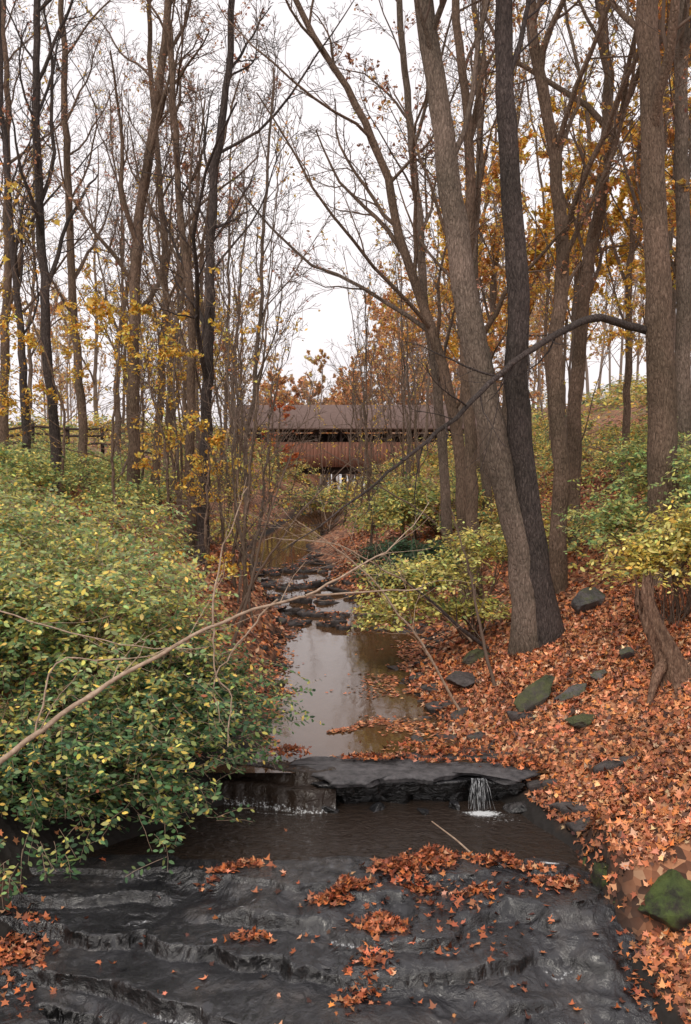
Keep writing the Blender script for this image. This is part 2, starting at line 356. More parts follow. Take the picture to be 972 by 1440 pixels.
# ------------------------------------------------------------------ stones
def slab(name, outline, ztop, thick, mat, seed=0, parent=None, tilt=(0, 0), under=.12, rough=1.0):
    r = np.random.default_rng(seed)
    o = np.array(outline, float); n = 200
    seg = np.linalg.norm(np.roll(o, -1, 0)-o, axis=1); cum = np.concatenate([[0], np.cumsum(seg)])
    oc = np.vstack([o, o[:1]]); t = np.linspace(0, cum[-1], n, endpoint=False)
    p = np.stack([np.interp(t, cum, oc[:, 0]), np.interp(t, cum, oc[:, 1])], -1)
    c = p.mean(0); dirn = norm(p-c)
    off = rough*(.15*fbm(t*2.6, t*0+seed, seed, 5)+.01*r.normal(0, 1, n))
    p = p+dirn*off[:, None]*np.array([1, 1]); p[:, 1] += rough*.07*fbm(t*5, t*0+seed, seed+5, 3)
    rings = []
    def ringz(sc, z, nz=.02):
        q = c+(p-c)*sc
        zz = z+nz*fbm(q[:, 0]*3, q[:, 1]*4, seed+2, 4)+tilt[0]*(q[:, 0]-c[0])+tilt[1]*(q[:, 1]-c[1])
        return np.column_stack([q, zz])
    for sc, z in [(.02, 0), (.15, 0), (.3, 0), (.45, .002), (.6, .004), (.73, 0), (.85, 0), (.95, -.008), (.99, -.03)]: rings.append(ringz(sc, ztop+z))
    k = 7
    for i in range(1, k+1):
        u = i/k
        ind = 1-under*u*.6-.025*(i % 2)-.02*r.random()
        rings.append(ringz(ind, ztop-.02-thick*u))
    V = np.concatenate(rings); idx = np.arange(len(V)).reshape(len(rings), n)
    q = np.stack([idx[:-1], idx[1:], np.roll(idx, -1, 1)[1:], np.roll(idx, -1, 1)[:-1]], -1).reshape(-1, 4)
    return make_mesh(name, V, q, mat, smooth=False, parent=parent)

def boulder(name, c, size, mat, seed=0, rot=(0, 0, 0), parent=None, cuts=16, nz=.12):
    import bmesh
    r = np.random.default_rng(seed)
    bm = bmesh.new(); bmesh.ops.create_icosphere(bm, subdivisions=5, radius=1)
    V = np.array([vv.co[:] for vv in bm.verts])
    for _ in range(cuts):
        nrm = norm(r.normal(0, 1, 3)); dd = r.uniform(.42, .85)
        s = V@nrm; V = V-np.maximum(s-dd, 0)[:, None]*nrm
    V = V*(1+nz*fbm(V[:, 0]*3+seed, V[:, 1]*3+V[:, 2]*3, seed, 5)+nz*.35*fbm(V[:, 0]*11+V[:, 2]*7, V[:, 1]*11, seed+3, 3))[:, None]
    V = V*np.array(size)
    cx, cy, cz = rot
    Rz = np.array([[math.cos(cz), -math.sin(cz), 0], [math.sin(cz), math.cos(cz), 0], [0, 0, 1]])
    Rx = np.array([[1, 0, 0], [0, math.cos(cx), -math.sin(cx)], [0, math.sin(cx), math.cos(cx)]])
    Ry = np.array([[math.cos(cy), 0, math.sin(cy)], [0, 1, 0], [-math.sin(cy), 0, math.cos(cy)]])
    V = V@(Rz@Ry@Rx).T+np.array(c)
    F = np.array([[x.index for x in f.verts] for f in bm.faces]); bm.free()
    return make_mesh(name, V, F, mat, smooth=True, parent=parent)

led = empty("waterfall_ledge")
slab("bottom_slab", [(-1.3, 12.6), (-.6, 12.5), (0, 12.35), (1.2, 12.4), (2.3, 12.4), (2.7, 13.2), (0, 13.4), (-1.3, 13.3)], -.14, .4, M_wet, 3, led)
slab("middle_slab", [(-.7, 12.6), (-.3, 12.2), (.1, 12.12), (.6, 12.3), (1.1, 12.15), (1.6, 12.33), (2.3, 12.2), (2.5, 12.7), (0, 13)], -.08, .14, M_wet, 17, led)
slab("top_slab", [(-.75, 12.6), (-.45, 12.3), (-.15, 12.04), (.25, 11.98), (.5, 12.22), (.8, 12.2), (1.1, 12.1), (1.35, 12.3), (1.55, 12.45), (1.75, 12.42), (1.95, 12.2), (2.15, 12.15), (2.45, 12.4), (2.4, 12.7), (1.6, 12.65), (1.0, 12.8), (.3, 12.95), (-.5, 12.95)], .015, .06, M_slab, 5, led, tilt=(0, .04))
slab("shelf_slab", [(.5, 12.85), (1.0, 12.75), (1.5, 12.8), (1.9, 12.75), (2.6, 12.8), (2.6, 13.2), (1.4, 13.15), (.8, 13.05)], .055, .06, M_creekstone, 9, led)
for i, (x, y, z, s) in enumerate([(-.25, 12.1, -.4, .2), (.45, 12.15, -.42, .18), (.95, 12.1, -.41, .15), (2.15, 12.1, -.38, .24), (2.45, 11.9, -.38, .2), (1.35, 12.2, -.38, .14)]):
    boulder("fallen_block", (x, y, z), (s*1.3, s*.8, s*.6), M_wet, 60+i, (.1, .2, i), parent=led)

gz = lambda x, y: float(ground(x, y))
boulder("boulder", (4.15, 16.6, gz(4.15, 16.6)+.12), (.42, .3, .32), M_rock, 2, (0, .2, .3))
boulder("boulder", (2.65, 13.75, gz(2.65, 13.75)+.1), (.50, .2, .17), M_moss, 4, (.5, -.6, .5))
boulder("boulder", (3.15, 13.55, gz(3.15, 13.55)+.07), (.32, .18, .15), M_rock, 6, (.2, -.4, .1))
boulder("boulder", (3.55, 13.8, gz(3.55, 13.8)+.06), (.16, .13, .12), M_rock, 8, (.1, -.3, .7))
boulder("boulder", (3.15, 12.9, gz(3.15, 12.9)+.02), (.28, .2, .11), M_moss, 12, (.1, -.2, .2))
boulder("boulder", (4.05, 14.1, gz(4.05, 14.1)+.06), (.18, .16, .15), M_rock, 13, (.3, .2, .7))
boulder("boulder", (1.95, 15.6, gz(1.95, 15.6)+.08), (.38, .3, .2), M_creekstone, 14, (0, .1, .5))
boulder("boulder", (1.75, 14.6, gz(1.75, 14.6)+.02), (.32, .25, .14), M_creekstone, 15, (0, .1, 1.5))
boulder("boulder", (2.2, 16.6, gz(2.2, 16.6)+.06), (.35, .3, .2), M_moss, 16, (0, .2, 1.5))
mb = empty("mossy_bank_rocks")
rr = np.random.default_rng(4)
for i, (x, y, z, a, b, c) in enumerate([(3.25, 9.55, -.34, .78, .34, .52), (4.2, 9.5, -.26, .6, .34, .5), (3.6, 9.4, -.72, .8, .3, .34), (2.72, 10.0, -.40, .22, .45, .34), (2.68, 10.6, -.42, .18, .32, .20)]):
    boulder("rock_%d" % (i+1), (x, y, z), (a, b, c), M_moss2, 80+i, (rr.normal(0, .08), rr.normal(0, .06), rr.normal(0, .12)), parent=mb, cuts=9, nz=.16)
parts = []; stone_c = []
def flat_stone(c, sx, sy, sz, r):
    stone_c.append((c[0], c[1], c[2], sx))
    n = 11; a = np.sort(r.uniform(0, 2*PI, n)); rad = r.uniform(.6, 1.05, n)
    ox = np.cos(a)*rad*sx; oy = np.sin(a)*rad*sy; ang = r.uniform(-.7, .7)
    X = ox*math.cos(ang)-oy*math.sin(ang); Y = ox*math.sin(ang)+oy*math.cos(ang)
    rings = []; tx, ty = r.normal(0, .14, 2)
    for s, z in [(.02, 0), (.5, .1), (.9, -.02), (1, -.2), (.97, -.6), (.85, -1.3)]:
        rings.append(np.stack([c[0]+X*s, c[1]+Y*s, c[2]+(z+r.normal(0, .06, n)*(s > .1))*sz+(X*tx+Y*ty)*s], -1))
    V = np.concatenate(rings); idx = np.arange(len(V)).reshape(6, n)
    q = np.stack([idx[:-1], idx[1:], np.roll(idx, -1, 1)[1:], np.roll(idx, -1, 1)[:-1]], -1).reshape(-1, 4)
    parts.append((V, q))
r = np.random.default_rng(5)
for i in range(210):
    y = r.uniform(12.9, 34); side = r.random() < .65
    ya = np.array(y)
    e = (np.interp(y, LY, RX)+float(wobR(ya))) if side else (np.interp(y, LY, LX)+float(wobL(ya)))
    off = r.normal(.0, .2)
    x = e+off*(1 if side else -1)
    z = max(gz(x, y), float(np.interp(y, WY, WZ))-.04)
    s = r.gamma(2.5, .07)*(1.3 if y > 22 else 1)
    flat_stone((x, y, z+.01+.04*r.random()), s, s*.6, r.uniform(.04, .10), r)
for yc in (22.3, 23.8, 25.4, 27.2, 29.4):
    for i in range(17):
        x = r.uniform(np.interp(yc, LY, LX)-.2, np.interp(yc, LY, RX)+.3); y = yc+.25*math.sin(x*2+yc)+r.normal(0, .1)
        s = r.uniform(.12, .42); flat_stone((x, y, float(np.interp(yc, WY, WZ))+.04+.07*r.random()), s, s*.55, .12, r)
for i in range(25):
    y = r.uniform(20.5, 32); x = r.uniform(np.interp(y, LY, LX), np.interp(y, LY, RX))
    s = r.uniform(.08, .35); flat_stone((x, y, float(np.interp(y, WY, WZ))+.02+.05*r.random()), s, s*.6, .12, r)
for (x, y) in [(1.9, 13.2), (2.5, 13.5), (3.3, 12.0), (2.75, 11.6), (2.8, 11.1), (2.5, 12.3), (.9, 15.8), (1.0, 16.4), (.7, 17.1), (1.15, 15.1), (1.3, 17.0), (1.5, 16.2), (1.5, 15.2)]:
    flat_stone((x, y, max(gz(x, y), -.4)+.06), .34, .18, .09, r)
v, f = merge(parts); make_mesh("creek_stones", v, f, M_creekstone)

# ------------------------------------------------------------------ leaves
def maple_template():
    a = np.array([-90, -50, -28, 5, 22, 58, 90, 122, 158, 175, 208, 230])*PI/180
    rr = np.array([.35, .75, .42, .95, .5, .55, 1.1, .55, .5, .95, .42, .75])
    return np.stack([np.cos(a)*rr, np.sin(a)*rr], -1)*.5
def oval_template():
    return np.array([[-.5, 0], [-.18, .23], [.2, .2], [.5, 0], [.2, -.2], [-.18, -.23]])
def quad_template():
    return np.array([[-.5, 0], [0, .28], [.5, 0], [0, -.28]])
MAPLE, OVAL, QUAD = maple_template(), oval_template(), quad_template()
def leaf_geo(pos, nrm, size, tmpl, rng, along=None, curl=.5):
    N = len(pos); nrm = norm(nrm)
    a = rng.normal(0, 1, (N, 3)) if along is None else along
    U = norm(a-(a*nrm).sum(-1, keepdims=True)*nrm); V = np.cross(nrm, U)
    k = len(tmpl); c = rng.uniform(-.3, 1, N)*curl
    r2 = (tmpl**2).sum(1)
    fold = rng.uniform(-.2, .8, N)*curl
    h = c[:, None]*r2[None]+fold[:, None]*np.abs(tmpl[:, 1])[None]
    P = pos[:, None]+size[:, None, None]*(U[:, None]*tmpl[None, :, :1]+V[:, None]*tmpl[None, :, 1:2]+nrm[:, None]*h[..., None])
    return P.reshape(-1, 3), np.arange(N*k).reshape(N, k)
def pick(pal, w, N, rng, var=.25):
    pal = np.array(pal); w = np.array(w, float); w /= w.sum()
    c = pal[rng.choice(len(pal), N, p=w)]
    return c*np.exp(rng.normal(0, var, (N, 1)))*np.exp(rng.normal(0, .07, (N, 3)))
def rep(c, k): return np.repeat(c, k, axis=0)

LIT = [(.50, .185, .082), (.37, .125, .058), (.58, .26, .13), (.22, .082, .045), (.58, .2, .06), (.6, .36, .22), (.09, .043, .03)]
LITW = [5, 4, 3.5, 3, 1.8, 1.5, 2.6]
def litter(name, n, x0, x1, y0, y1, smin, smax, tmpl, seed, densf=None, side=1):
    r = np.random.default_rng(seed)
    x = r.uniform(x0, x1, n); y = r.uniform(y0, y1, n)
    dl, dr = bankinfo(x, y); d = dr if side > 0 else dl
    keep = (d > -.05+.25*r.random(n)**2)
    if densf is not None: keep &= r.random(n) < densf(x, y, d)
    x = x[keep]; y = y[keep]; N = len(x)
    z = ground(x, y); e = .05
    gx = (ground(x+e, y)-z)/e; gy = (ground(x, y+e)-z)/e
    nr = np.stack([-np.clip(gx, -1, 1), -np.clip(gy, -1, 1), np.ones(N)], -1)+r.normal(0, .5, (N, 3))
    z = np.maximum(z, np.interp(y, WY, WZ))+r.uniform(.005, .05, N)
    s = r.uniform(smin, smax, N)
    v, f = leaf_geo(np.stack([x, y, z], -1), nr, s, tmpl, r, curl=1.0)
    c = pick(LIT, LITW, N, r, .28)*(.75+.45*vnoise(x*1.3, y*1.3, 8))[:, None]
    return make_mesh(name, v, f, M_litter, rep(c, len(tmpl)))
litter("fallen_leaves", 58000, 1.0, 7.5, 8.0, 17, .06, .12, MAPLE, 1, side=1, densf=lambda x, y, d: np.where((y > 9.25) & (y < 9.55), .25, 1.0))
litter("fallen_leaves", 30000, -.4, 11, 17, 34, .09, .15, QUAD, 2, side=1)
litter("fallen_leaves", 24000, -9, -1.0, 15, 36, .09, .15, QUAD, 3, side=-1)
litter("fallen_leaves", 6000, -6, -1.0, 7.0, 16, .06, .12, MAPLE, 4, side=-1, densf=lambda x, y, d: np.where(y < 10, 1.0, .10))

def drift(pts, seed):
    r = np.random.default_rng(seed); V = []; C = []
    for (x, y, rx, ry, h, n) in pts:
        a = r.normal(0, .5, (n, 2)); X = x+a[:, 0]*rx; Y = y+a[:, 1]*ry+.12*np.sin(X*5)*(h > 0)*(y < 12)
        ok = Y < 13.6; X = X[ok]; Y = Y[ok]; a = a[ok]; m = len(X)
        z0 = np.where(Y > 12.0, .07, np.maximum(rockz(X, Y), np.where(Y > 10.35, -.38, -9)))
        z = z0+.012+h*np.exp(-(a**2).sum(1)*3)*r.random(m)
        V.append(np.stack([X, Y, z], -1)); C.append(pick(LIT, LITW, m, r, .3)*np.array([.82, .7, .66]))
    V = np.concatenate(V); C = np.concatenate(C)
    nr = np.array([0, 0, 1.])+r.normal(0, .45, (len(V), 3))
    v, f = leaf_geo(V, nr, r.uniform(.05, .11, len(V)), MAPLE, r, curl=.9)
    make_mesh("leaf_drift", v, f, M_litter, rep(C, len(MAPLE)))
drift([(.95, 10.6, .28, .22, .16, 460), (.6, 10.2, .30, .18, .16, 400), (-.05, 9.8, .26, .13, .14, 380), (-1.15, 10.25, .34, .10, .06, 170),
       (.35, 9.25, .22, .2, .08, 230), (1.7, 10.4, .35, .12, .09, 260), (2.2, 10.15, .35, .16, .07, 130), (1.2, 9.7, .6, .3, .02, 60), (1.3, 9.85, .25, .08, .04, 60),
       (-.9, 9.15, .2, .1, .03, 60), (.25, 8.7, .25, .3, .03, 90), (.1, 8.5, .2, .2, .03, 60), (1.2, 9.4, 1.3, .8, 0, 110), (0, 9.3, 3, 1.4, 0, 120), (.35, 12.75, .4, .1, .04, 190), (2.3, 12.6, .4, .25, .06, 200), (1.3, 12.6, .5, .06, .02, 60),
       (-.75, 12.95, .3, .2, .1, 160), (2.9, 8.7, .35, .5, .04, 250), (-3.2, 9.3, .35, .5, .05, 340), (1.4, 12.9, .7, .12, .05, 170), (1.2, 13.2, .6, .2, .05, 220)], 77)
r = np.random.default_rng(6); n = 6200
y = r.uniform(12.9, 25, n); Rr = np.interp(y, LY, RX)+wobR(y); Ll = np.interp(y, LY, LX)+wobL(y)
x = np.where(r.random(n) < .7, Rr+.1-np.abs(r.normal(0, .45, n)), Ll-.1+np.abs(r.normal(0, .16, n)))
keep = fbm(x*1.5, y*1.1, 71, 3) > -.12; x = x[keep]; y = y[keep]
m = 500; bx = r.uniform(-.25, 1.4, m); by = 14.35+.3*np.sin(bx*3)+.25*fbm(bx*4, bx*0, 3, 3)+r.normal(0, .13, m)*(.4+bx); x = np.concatenate([x, bx]); y = np.concatenate([y, by]); n = len(x)
v, f = leaf_geo(np.stack([x, y, np.maximum(ground(x, y), 0)+.012], -1), np.array([0, 0, 1.])+r.normal(0, .15, (n, 3)), r.uniform(.06, .11, n), MAPLE, r, curl=.3)
make_mesh("floating_leaves", v, f, M_litter, rep(pick(LIT, LITW, n, r, .3)*.9, len(MAPLE)))
sc_ = np.array([s for s in stone_c if s[3] > .1]); n = 2600; k = r.integers(0, len(sc_), n); p = sc_[k, :3].copy()
p[:, :2] += r.normal(0, .45, (n, 2))*sc_[k, 3:4]; p[:, 2] += .03
v, f = leaf_geo(p, np.array([0, 0, 1.])+r.normal(0, .3, (n, 3)), r.uniform(.06, .12, n), QUAD, r, curl=.6)
make_mesh("leaves_on_stones", v, f, M_litter, rep(pick(LIT, LITW, n, r, .3)*.9, 4))

# ------------------------------------------------------------------ tree growth
def polylines(S, D, Ln, n, wander, up, r):
    N = len(S); P = np.zeros((N, n, 3)); P[:, 0] = S; d = norm(D)
    for i in range(1, n):
        d = norm(d+r.normal(0, wander, (N, 3))+np.array([0, 0, up])); P[:, i] = P[:, i-1]+d*(Ln/(n-1))[:, None]
    return P
def children(P, R, k, tmin, ang, lf, n, wander, up, rf, r, rmin, tmax=1.0, flat=1.0):
    N, m, _ = P.shape
    t = tmin+(tmax-tmin)*(np.arange(k)[None]+r.random((N, k)))/k
    u = np.clip(t*(m-1), 0, m-1.001); i = u.astype(int); fr = (u-i)[..., None]
    ar = np.arange(N)[:, None]
    S = P[ar, i]*(1-fr)+P[ar, i+1]*fr; T = norm(P[ar, i+1]-P[ar, i])
    rad = R[ar, i]*(1-fr[..., 0])+R[ar, i+1]*fr[..., 0]
    plen = np.linalg.norm(np.diff(P, axis=1), axis=-1).sum(1)[:, None]
    rnd = r.normal(0, 1, (N, k, 3)); rnd[..., 2] *= flat
    perp = norm(rnd-(rnd*T).sum(-1, keepdims=True)*T)
    a = ang*r.uniform(.65, 1.3, (N, k, 1))
    D = np.cos(a)*T+np.sin(a)*perp
    Ln = plen*lf*r.uniform(.5, 1.3, (N, k))*(1-.5*t)
    cr = np.maximum(rad*rf*r.uniform(.5, 1.1, (N, k)), rmin)
    C = polylines(S.reshape(-1, 3), D.reshape(-1, 3), Ln.ravel(), n, wander, up, r)
    tt = np.linspace(0, 1, n); CR = cr.reshape(-1, 1)*(1-.72*tt)[None]
    return C, np.maximum(CR, rmin*.7)
def resample(pts, n):
    p = np.array(pts, float); seg = np.linalg.norm(np.diff(p, axis=0), axis=1); cum = np.concatenate([[0], np.cumsum(seg)])
    t = np.linspace(0, cum[-1], n); out = np.stack([np.interp(t, cum, p[:, i]) for i in range(3)], -1)
    k = max(1, n//12)
    for _ in range(2*k):
        out[1:-1] = .25*out[:-2]+.5*out[1:-1]+.25*out[2:]
    return out
HI = [dict(k=14, tmin=.26, ang=.6, lf=.36, n=10, wander=.15, up=.07, rf=.56),
      dict(k=8, tmin=.15, ang=.7, lf=.42, n=7, wander=.17, up=.04, rf=.52),
      dict(k=6, tmin=.12, ang=.7, lf=.5, n=5, wander=.18, up=.02, rf=.55),
      dict(k=3, tmin=.2, ang=.65, lf=.55, n=3, wander=.15, up=0, rf=.6)]
MID = [dict(k=13, tmin=.22, ang=.55, lf=.34, n=8, wander=.14, up=.08, rf=.52),
       dict(k=8, tmin=.15, ang=.7, lf=.45, n=5, wander=.17, up=.04, rf=.52),
       dict(k=7, tmin=.12, ang=.7, lf=.5, n=3, wander=.18, up=.02, rf=.55)]
def build_tree(path, r0, r1, seed, cfg=HI, rmin=.006, flare=.5, ntr=40, sides=14, wob=.05):
    r = np.random.default_rng(seed)
    P = resample(path, ntr)
    w = r.normal(0, 1, (ntr-1, 3))*np.array([1, 1, 0]); w = np.cumsum(w, axis=0); w -= np.linspace(0, 1, ntr-1)[:, None]*w[-1]
    P[1:] += w*wob*.35
    L = np.linalg.norm(np.diff(P, axis=0), axis=1).sum()
    h = np.linspace(0, 1, ntr); R = r0+(r1-r0)*h; R = R*(1+flare*np.exp(-h*L/.45))
    levels = [(P[None], R[None])]
    cur = levels[0]
    for c in cfg:
        cur = children(*cur, r=r, rmin=rmin, **c); levels.append(cur)
    sd = [sides, 7, 4, 3, 3, 3]
    parts = [tubes(p, rr, sd[i]) for i, (p, rr) in enumerate(levels)]
    v, q = parts[0]; n = len(v)
    ax = np.repeat(P, sides, axis=0); rad = v-ax; aidx = np.tile(np.arange(sides), ntr)
    v2 = ax+rad*(1+.05*r.normal(0, 1, n)[:, None]+.06*np.sin(aidx*1.9+seed)[:, None])
    parts[0] = (v2, q)
    return parts, levels
def tree(name, base, rest, r0, r1, seed, mat, cfg=HI, top=None, lvs=None, rmin=.006, flare=.5, sides=14, wob=.05):
    x, y = base; z = gz(x, y)-.25
    path = [(x, y, z)]+[tuple(p) for p in rest]
    if top: path.append(top)
    parts, levels = build_tree(path, r0, r1, seed, cfg, rmin, flare, sides=sides, wob=wob)
    nf = len(parts[0][0])+len(parts[1][0])
    v, f = merge(parts)
    if lvs is None:
        return make_mesh(name, v, f, mat, smooth=True, nfirst=nf), levels
    e = empty(name, (0, 0, 0))
    make_mesh("trunk_and_branches", v, f, mat, smooth=True, parent=e, nfirst=nf)
    add_leaves(e, levels[lvs.get('lev', -1)][0], lvs, seed+500)
    return e, levels
def add_leaves(parent, P, L, seed, name="leaves"):
    r = np.random.default_rng(seed)
    N, n, _ = P.shape
    cnt = L['count']
    w = vnoise(P[:, 0, 0]*.9, P[:, 0, 2]*.9+P[:, 0, 1]*.6, seed); w = np.maximum(w-.3, .02)**1.5
    if 'zmax' in L: w = w*np.where(P[:, 0, 2] < L['zmax'], 1, .03)
    pi = r.choice(N, cnt, p=w/w.sum())
    j = r.integers(0, n-1, cnt); fr = r.random((cnt, 1))
    pos = P[pi, j]*(1-fr)+P[pi, j+1]*fr+r.normal(0, .03, (cnt, 3))
    pos[:, 2] -= L['size']*.3
    nr = r.normal(0, 1, (cnt, 3)); nr[:, 2] = np.abs(nr[:, 2])+.3
    s = L['size']*r.uniform(.6, 1.25, cnt); tm = L.get('tmpl', QUAD)
    v, f = leaf_geo(pos, nr, s, tm, r)
    c = pick(L['pal'], L['w'], cnt, r, .25)
    return make_mesh(name, v, f, M_leaf, rep(c, len(tm)), parent=parent)

YEL = dict(pal=[(.8, .54, .10), (.7, .42, .07), (.66, .58, .14), (.65, .28, .06)], w=[5, 3, 2, 1])
ORG = dict(pal=[(.70, .37, .12), (.78, .48, .12), (.55, .26, .11), (.7, .56, .15)], w=[4, 4, 2, 2.5])
RUS = dict(pal=[(.46, .22, .14), (.54, .30, .16), (.36, .17, .11)], w=[1, 1, 1])
def LV(base, count, size, **k): d = dict(base); d.update(count=count, size=size, **k); return d

# --- right bank, prominent trees
tree("maple_tree", (3.05, 16.05), [(2.88, 16.0, 2.4), (2.45, 16, 4.0), (2.24, 16, 4.9), (1.93, 16.1, 6.45), (1.62, 16.2, 8.55), (1.2, 16.3, 11)], .26, .06, 101, M_bark_grey,
     top=(.6, 16.8, 19), cfg=[dict(HI[0], tmin=.42, k=11)]+HI[1:])
tree("cherry_tree", (3.3, 15.9), [(3.02, 15.85, 2.4), (2.68, 15.85, 4.0), (2.53, 15.85, 4.9), (2.62, 15.8, 6.45), (2.52, 15.8, 8.55), (2.4, 15.8, 11)], .22, .06, 102, M_bark_dark,
     top=(2.6, 15.5, 18), cfg=[dict(HI[0], tmin=.5, k=9)]+HI[1:])
tree("maple_tree", (5.5, 17), [(5.38, 17, 4.2), (5.2, 17, 6.8), (5.05, 17, 9.2), (4.98, 17, 11.4)], .25, .09, 103, M_bark, top=(4.6, 17, 20), cfg=[dict(HI[0], tmin=.4, k=10)]+HI[1:])
tree("maple_tree", (6.85, 20), [(6.75, 20, 5), (6.6, 20, 8.7), (6.55, 20, 12.7)], .18, .07, 104, M_bark_grey, top=(6.4, 20, 20), lvs=LV(RUS, 700, .09))
tree("oak_tree", (4.3, 20), [(4.28, 20, 3.8), (4.2, 20, 5.9), (4.35, 20, 8.7), (4.0, 20, 10.1), (3.5, 20, 12)], .19, .06, 105, M_bark, top=(3.2, 20, 19), lvs=LV(RUS, 1500, .09), wob=.09)
tree("oak_tree", (5.2, 23), [(5.25, 23, 4.5), (5.4, 23, 7), (5.95, 23, 10.2), (6.2, 23, 12.1), (5.8, 23, 14)], .19, .07, 106, M_bark, top=(5.6, 23, 21), lvs=LV(ORG, 1600, .1), wob=.1)
tree("ash_tree", (2.7, 22), [(2.5, 22, 4.2), (1.85, 22, 6.4), (1.05, 22, 8.4), (.85, 22, 10), (.2, 22, 11.4), (-.8, 22, 12.9)], .15, .04, 107, M_bark, top=(-2.0, 22, 16), wob=.08)
tree("ash_tree", (2.75, 21), [(2.55, 21, 4.4), (2.3, 21, 7.2), (2.5, 21, 9.6), (2.2, 21, 13.1)], .14, .05, 108, M_bark, top=(2.3, 21, 19), lvs=LV(RUS, 1700, .09), wob=.08)
tree("ash_tree", (2.6, 24.5), [(2.3, 24, 4.6), (1.8, 24, 7.9), (1.45, 24, 11.2), (1.1, 24, 14.4)], .13, .05, 109, M_bark_grey, top=(1, 24, 19), lvs=LV(RUS, 1400, .1), wob=.08)
tree("ash_tree", (3.9, 27), [(3.7, 27, 5), (3.4, 27, 9), (3.6, 27, 13)], .13, .05, 110, M_bark_grey, cfg=MID, top=(3.2, 27, 19), rmin=.008, lvs=LV(ORG, 2200, .12), wob=.08)
# --- left bank
tree("maple_tree", (-7.2, 25), [(-7.25, 25, 5), (-7.34, 25, 8.1), (-7.5, 25, 11.5), (-7.4, 25, 14.9)], .14, .05, 111, M_bark_dark, top=(-7.2, 25, 21), lvs=LV(RUS, 900, .1), wob=.08)
tree("ash_tree", (-7.3, 28), [(-7.35, 28, 5), (-7.6, 28, 9.8), (-7.7, 28, 16.1)], .13, .05, 112, M_bark, top=(-7.8, 28, 21), wob=.08)
tree("maple_tree", (-5.2, 24), [(-5.15, 24, 4.2), (-5.07, 24, 7.9), (-4.8, 24, 10.4), (-4.35, 24, 12.3), (-4.15, 24, 14.4)], .16, .05, 113, M_bark, top=(-4, 24, 20), lvs=LV(RUS, 1100, .09), wob=.08)
tree("maple_tree", (-3.2, 22), [(-3.0, 22, 5.1), (-2.95, 22, 7.9), (-2.72, 22, 9.9), (-2.45, 22, 12.1)], .135, .045, 114, M_bark_dark, top=(-2.2, 22, 17), wob=.09)
tree("ash_tree", (-3.6, 22.6), [(-3.4, 22.5, 6.1), (-3.6, 22.5, 9.2), (-3.8, 22.5, 12.3)], .11, .04, 115, M_bark, top=(-4, 22.5, 17), wob=.08)
tree("ash_tree", (-5.7, 30), [(-5.6, 30, 5), (-5.3, 30, 8.9), (-5.7, 30, 14)], .13, .05, 116, M_bark, top=(-5.7, 30, 20), lvs=LV(YEL, 700, .1), wob=.08)
tree("ash_tree", (-2.9, 27), [(-2.6, 27, 4.5), (-2.2, 27, 8), (-2.0, 27, 12)], .08, .03, 117, M_bark_grey, top=(-1.9, 27, 14), cfg=MID, rmin=.007, wob=.08)
tree("maple_tree", (-10.9, 32), [(-10.8, 32, 7), (-10.7, 32, 11.4)], .16, .06, 118, M_bark, top=(-10.5, 32, 20), cfg=MID, rmin=.008, lvs=LV(YEL, 600, .11), wob=.08)
tree("oak_tree", (-9.3, 29), [(-9.2, 29, 7), (-9.5, 29, 11.4)], .12, .05, 119, M_bark_dark, top=(-9.8, 29, 19), cfg=MID, rmin=.008, lvs=LV(ORG, 700, .11), wob=.08)
r = np.random.default_rng(90)
spots = [(-12.5, 36), (-8.8, 38), (-6.6, 36), (-4.9, 34), (-14, 44), (-10.5, 48), (-7.3, 46), (-6.0, 52), (-17, 40), (-12, 54), (-8.6, 58), (-5.2, 41), (-19, 52), (-15, 60),
         (6.9, 30), (8.6, 28), (10.4, 32), (5.8, 36), (8.2, 40), (12.2, 38), (4.8, 44), (10.5, 48), (6.6, 54), (14, 46), (7.2, 25.5), (9.5, 24), (4.3, 33), (8.4, 21.5), (17, 50), (13, 56), (20, 60), (16, 40), (4.8, 60)]
for i, (x, y) in enumerate(spots):
    H = r.uniform(13, 19); lean = r.normal(0, .8); g = gz(x, y); rr = r.uniform(.08, .15)
    right = x > 0
    lv = LV(ORG if r.random() < .6 else YEL, 6000, .165, zmax=g+11.5) if right else (LV(YEL, 700, .13, zmax=g+8) if r.random() < .6 else LV(RUS, 1200, .13))
    tree(["maple_tree", "oak_tree", "ash_tree"][i % 3], (x, y), [(x+lean*.2, y, g+H*.3), (x+lean*.6+r.normal(0, .3), y, g+H*.6)], rr, .03, 200+i,
         [M_bark, M_bark_grey, M_bark_grey][i % 3], cfg=MID, top=(x+lean*1.3, y, g+H), rmin=.009, lvs=lv, sides=8, wob=.1)
for i in range(52):
    y = r.uniform(24, 50)
    if i < 24: x = np.interp(y, LY, LX)-r.uniform(.4, 4.0)
    elif i < 38: x = np.interp(y, LY, RX)+r.uniform(.8, 5)
    elif i < 46: y = r.uniform(40, 64); x = r.uniform(-5, 6)
    else: y = r.uniform(18, 24); x = np.interp(y, LY, LX)-r.uniform(.3, 1.5)
    H = r.uniform(5.5, 10); g = gz(x, y); lean = r.normal(0, .7)
    tree("sapling", (x, y), [(x+lean*.3+r.normal(0, .15), y, g+H*.4)], r.uniform(.022, .05), .01, 300+i, M_bark_grey if i % 2 else M_bark,
         cfg=[dict(MID[0], k=10, ang=.5, lf=.36, tmin=.12), dict(MID[1], k=5), dict(MID[2], k=3)], top=(x+lean, y, g+H), rmin=.0065,
         lvs=LV(YEL if i % 3 else ORG, 170, .10) if i % 2 else None, sides=6, flare=.2, wob=.07)
